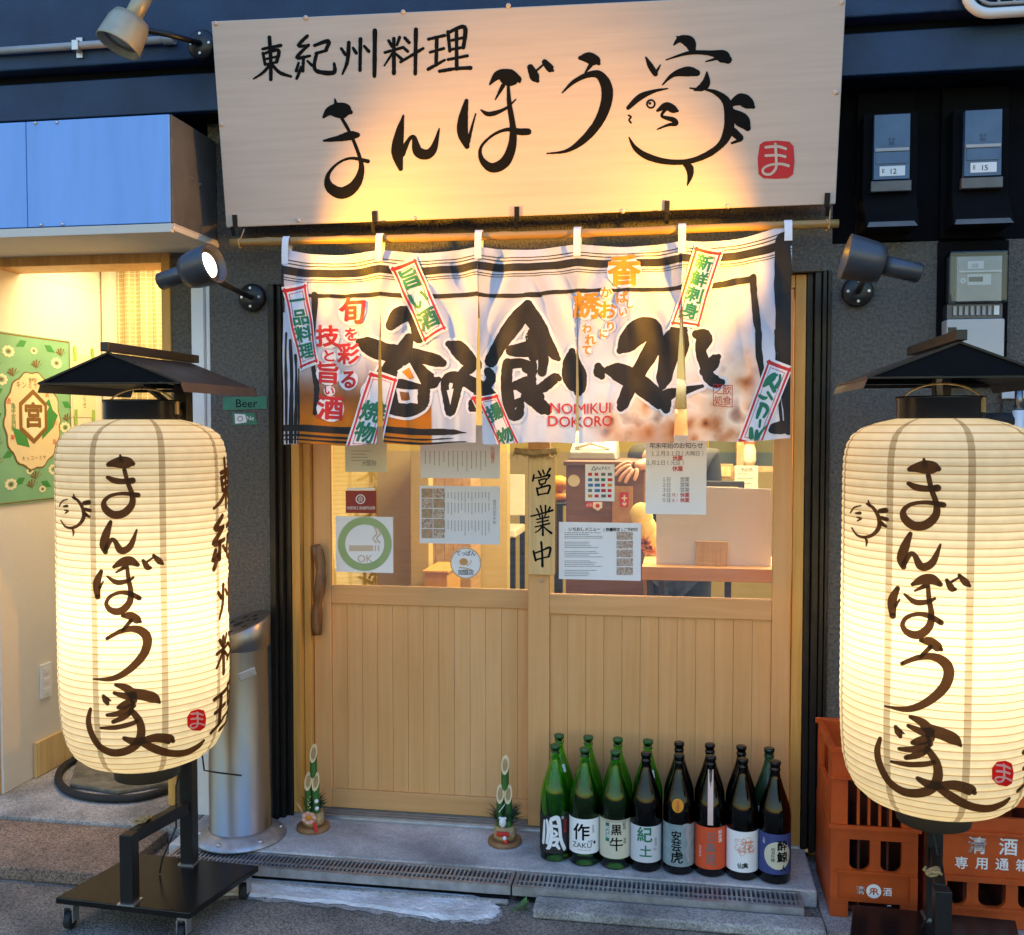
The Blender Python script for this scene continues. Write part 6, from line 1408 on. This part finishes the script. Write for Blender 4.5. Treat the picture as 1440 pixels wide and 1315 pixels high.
t = thing('serving_tray', 'black edged tray leaning behind the white partition', 'tray', (.2,.9,1.2)); p0, p1 = iv(990,690,.9), iv(1047,677,.9); b = MB(); b.box(p0.x-.05, p1.x, .9, .94, p0.z-.2, p1.z); obj('tray', b, M['black'], t, .004)
b = MB(); b.box(p0.x-.04, p1.x-.03, .893, .8995, p0.z-.19, p1.z-.025); obj('inlay', b, M['knotty'], t)
t = thing('calendar', 'yellowed paper slip beside the figurine at the right pane edge', 'paper slip', (.4,1.5,1.3)); p0, p1 = iv(1033,694,1.5), iv(1066,655,1.5); b = MB(); b.box(p0.x, p1.x, 1.5, 1.503, p0.z, p1.z); put(b, lines(1037,1063,663,690,4,1,False,.9)+T_('予約表', 1050, 661, 6), pxflat(1.5), 1); obj('sheet', b, [pale, M['greyink']], t)
t = thing('figurine', 'small pale cat figurine standing on the kitchen shelf', 'figurine', (.4,2.2,1.4)); p = iv(1054,655,2.28); b = MB(); b.lathe([(.03,0),(.042,.03),(.040,.09),(.028,.13),(.034,.16),(.034,.19),(.02,.215),(.004,.222)], (p.x,2.33,p.z), 16); b.ball((p.x-.02,2.33,p.z+.215),.014); b.ball((p.x+.02,2.33,p.z+.215),.014); obj('body', b, M['cream'], t)
b = MB(); b.lathe([(.036,.128),(.037,.137)], (p.x,2.33,p.z), 16, cap=False); obj('collar', b, M['red'], t)
t = thing('lantern_ornament', 'small amber glowing ornament at the left edge of the right pane', 'ornament', (-.5,1.2,1.3)); p = iv(786,680,1.2); b = MB(); b.ball((p.x,1.2,p.z), .05, sc=(1,1,.8)); b.lathe([(.03,-.09),(.05,-.06),(.02,-.04)], (p.x,1.2,p.z), 14); obj('shade', b, M['orange'], t)
b = MB(); b.lathe([(.06,-.105),(.06,-.0905)], (p.x,1.2,p.z), 16); b.box(p.x-.02,p.x+.02,1.18,1.22,ZF,p.z-.106); obj('stand', b, M['black'], t)

# ---- the cook behind the notice: one skinned body, right forearm resting on the counter
def skinned(name, verts, edges, radii, m, parent, sub=2, root=0):
    me = bpy.data.meshes.new(name); me.from_pydata([tuple(v) for v in verts], edges, []); me.materials.append(m)
    o = bpy.data.objects.new(name, me); COL.objects.link(o); o.parent = parent; o.matrix_parent_inverse = _world(parent).inverted()
    md = o.modifiers.new('skin', 'SKIN'); md.use_smooth_shade = True
    for i, r in enumerate(radii):
        sv = me.skin_vertices[0].data[i]; sv.radius = (r, r) if not isinstance(r, tuple) else r; sv.use_root = (i == root)
    sb = o.modifiers.new('sub', 'SUBSURF'); sb.levels = sb.render_levels = sub
    return o
yP = 1.16
wr = iv(902,650,.60); cx = iv(950,640,yP).x
PE = thing('person', 'person in a dark shirt behind the notice resting one hand on the counter', 'person', (cx, yP, ZF))
zsx = 1.40
v = [(cx,yP,.93),(cx,yP,1.10),(cx,yP+.01,1.28),(cx,yP,1.42),(cx,yP-.01,1.50),(cx,yP-.03,1.60),(cx,yP-.03,1.69),
     (cx-.17,yP-.01,1.40),(cx-.19,yP-.14,1.30),(cx-.10,yP-.30,1.36),
     (cx+.15,yP-.01,1.40),(cx+.16,yP-.02,1.14),(cx+.12,yP-.16,1.02),
     (cx-.09,yP,.88),(cx-.10,yP-.01,.50),(cx-.10,yP+.02,.13),(cx-.10,yP-.10,.08),
     (cx+.09,yP,.88),(cx+.10,yP-.01,.50),(cx+.10,yP+.02,.13),(cx+.10,yP-.10,.08)]
e = [(0,1),(1,2),(2,3),(3,4),(4,5),(5,6),(3,7),(7,8),(8,9),(3,10),(10,11),(11,12),(0,13),(13,14),(14,15),(15,16),(0,17),(17,18),(18,19),(19,20)]
r = [.13,.125,.135,.10,.055,.085,.075,.062,.045,.034,.062,.046,.036,.08,.055,.042,.04,.08,.055,.042,.04]
# the visible arm: shoulder -> elbow behind the notice -> wrist on the counter
el = Vector((cx-.06, yP-.26, wr.z+.02)); v[8] = tuple(el*.6 + Vector(v[7])*.4); v[9] = tuple(el)
v.append(tuple(wr + Vector((.05,.035,.0)))); e.append((9,21)); r[9] = .040; r[8] = .048; r.append(.029)
palm = wr + Vector((-.030,-.004,-.020)); v.append(tuple(palm)); e.append((21,22)); r.append((.036,.021))
body = skinned('body', v, e, r, M['skin'], PE)
fing = [((-.052,.0,.002),(-.085,-.004,-.012),(-.112,-.006,-.034)),((-.056,-.01,-.014),(-.090,-.016,-.034),(-.112,-.02,-.060)),((-.050,-.018,-.030),(-.078,-.026,-.056),(-.094,-.03,-.084)),((-.038,-.022,-.042),(-.058,-.03,-.066),(-.068,-.034,-.090)),((-.016,-.024,-.036),(-.022,-.034,-.060),(-.030,-.038,-.078))]
for q in fing:
    pts = [palm*.6 + (wr+Vector(q[0]))*.4] + [wr+Vector(k) for k in q]
    skinned('finger', pts, [(0,1),(1,2),(2,3)], [.0105,.0098,.0088,.0072], M['skin'], PE, 2)
sh = [(cx,yP,.86),(cx,yP,1.10),(cx,yP+.01,1.28),(cx,yP,1.43),(cx-.17,yP-.01,1.41),tuple(Vector(v[8])),(cx+.15,yP-.01,1.41),(cx+.16,yP-.02,1.20)]
skinned('shirt', sh, [(0,1),(1,2),(2,3),(3,4),(4,5),(3,6),(6,7)], [.165,.15,.16,.11,.08,.062,.08,.062], M['cloth'], PE)
tr_v = [(cx,yP,.95),(cx-.09,yP,.86),(cx-.10,yP-.01,.50),(cx-.10,yP+.02,.10),(cx+.09,yP,.86),(cx+.10,yP-.01,.50),(cx+.10,yP+.02,.10)]
skinned('trousers', tr_v, [(0,1),(1,2),(2,3),(0,4),(4,5),(5,6)], [.15,.095,.07,.06,.095,.07,.06], M['navy'], PE)
b = MB(); b.ball((cx,yP-.02,1.70), .100, sc=(.95,1.05,.9)); obj('hair', b, M['hair'], PE)
fp = Vector((cx, yP-.115, 1.64)); b = MB(); b.ball((cx-.03,yP-.112,1.655),.010); b.ball((cx+.03,yP-.112,1.655),.010); obj('eyes', b, M['ink'], PE)
b = MB(); b.ball((cx,yP-.122,1.625),.014, sc=(.8,1,1.3)); b.ball((cx-.088,yP-.03,1.64),.02, sc=(.4,.8,1.3)); b.ball((cx+.088,yP-.03,1.64),.02, sc=(.4,.8,1.3)); obj('nose_and_ears', b, M['skin'], PE)
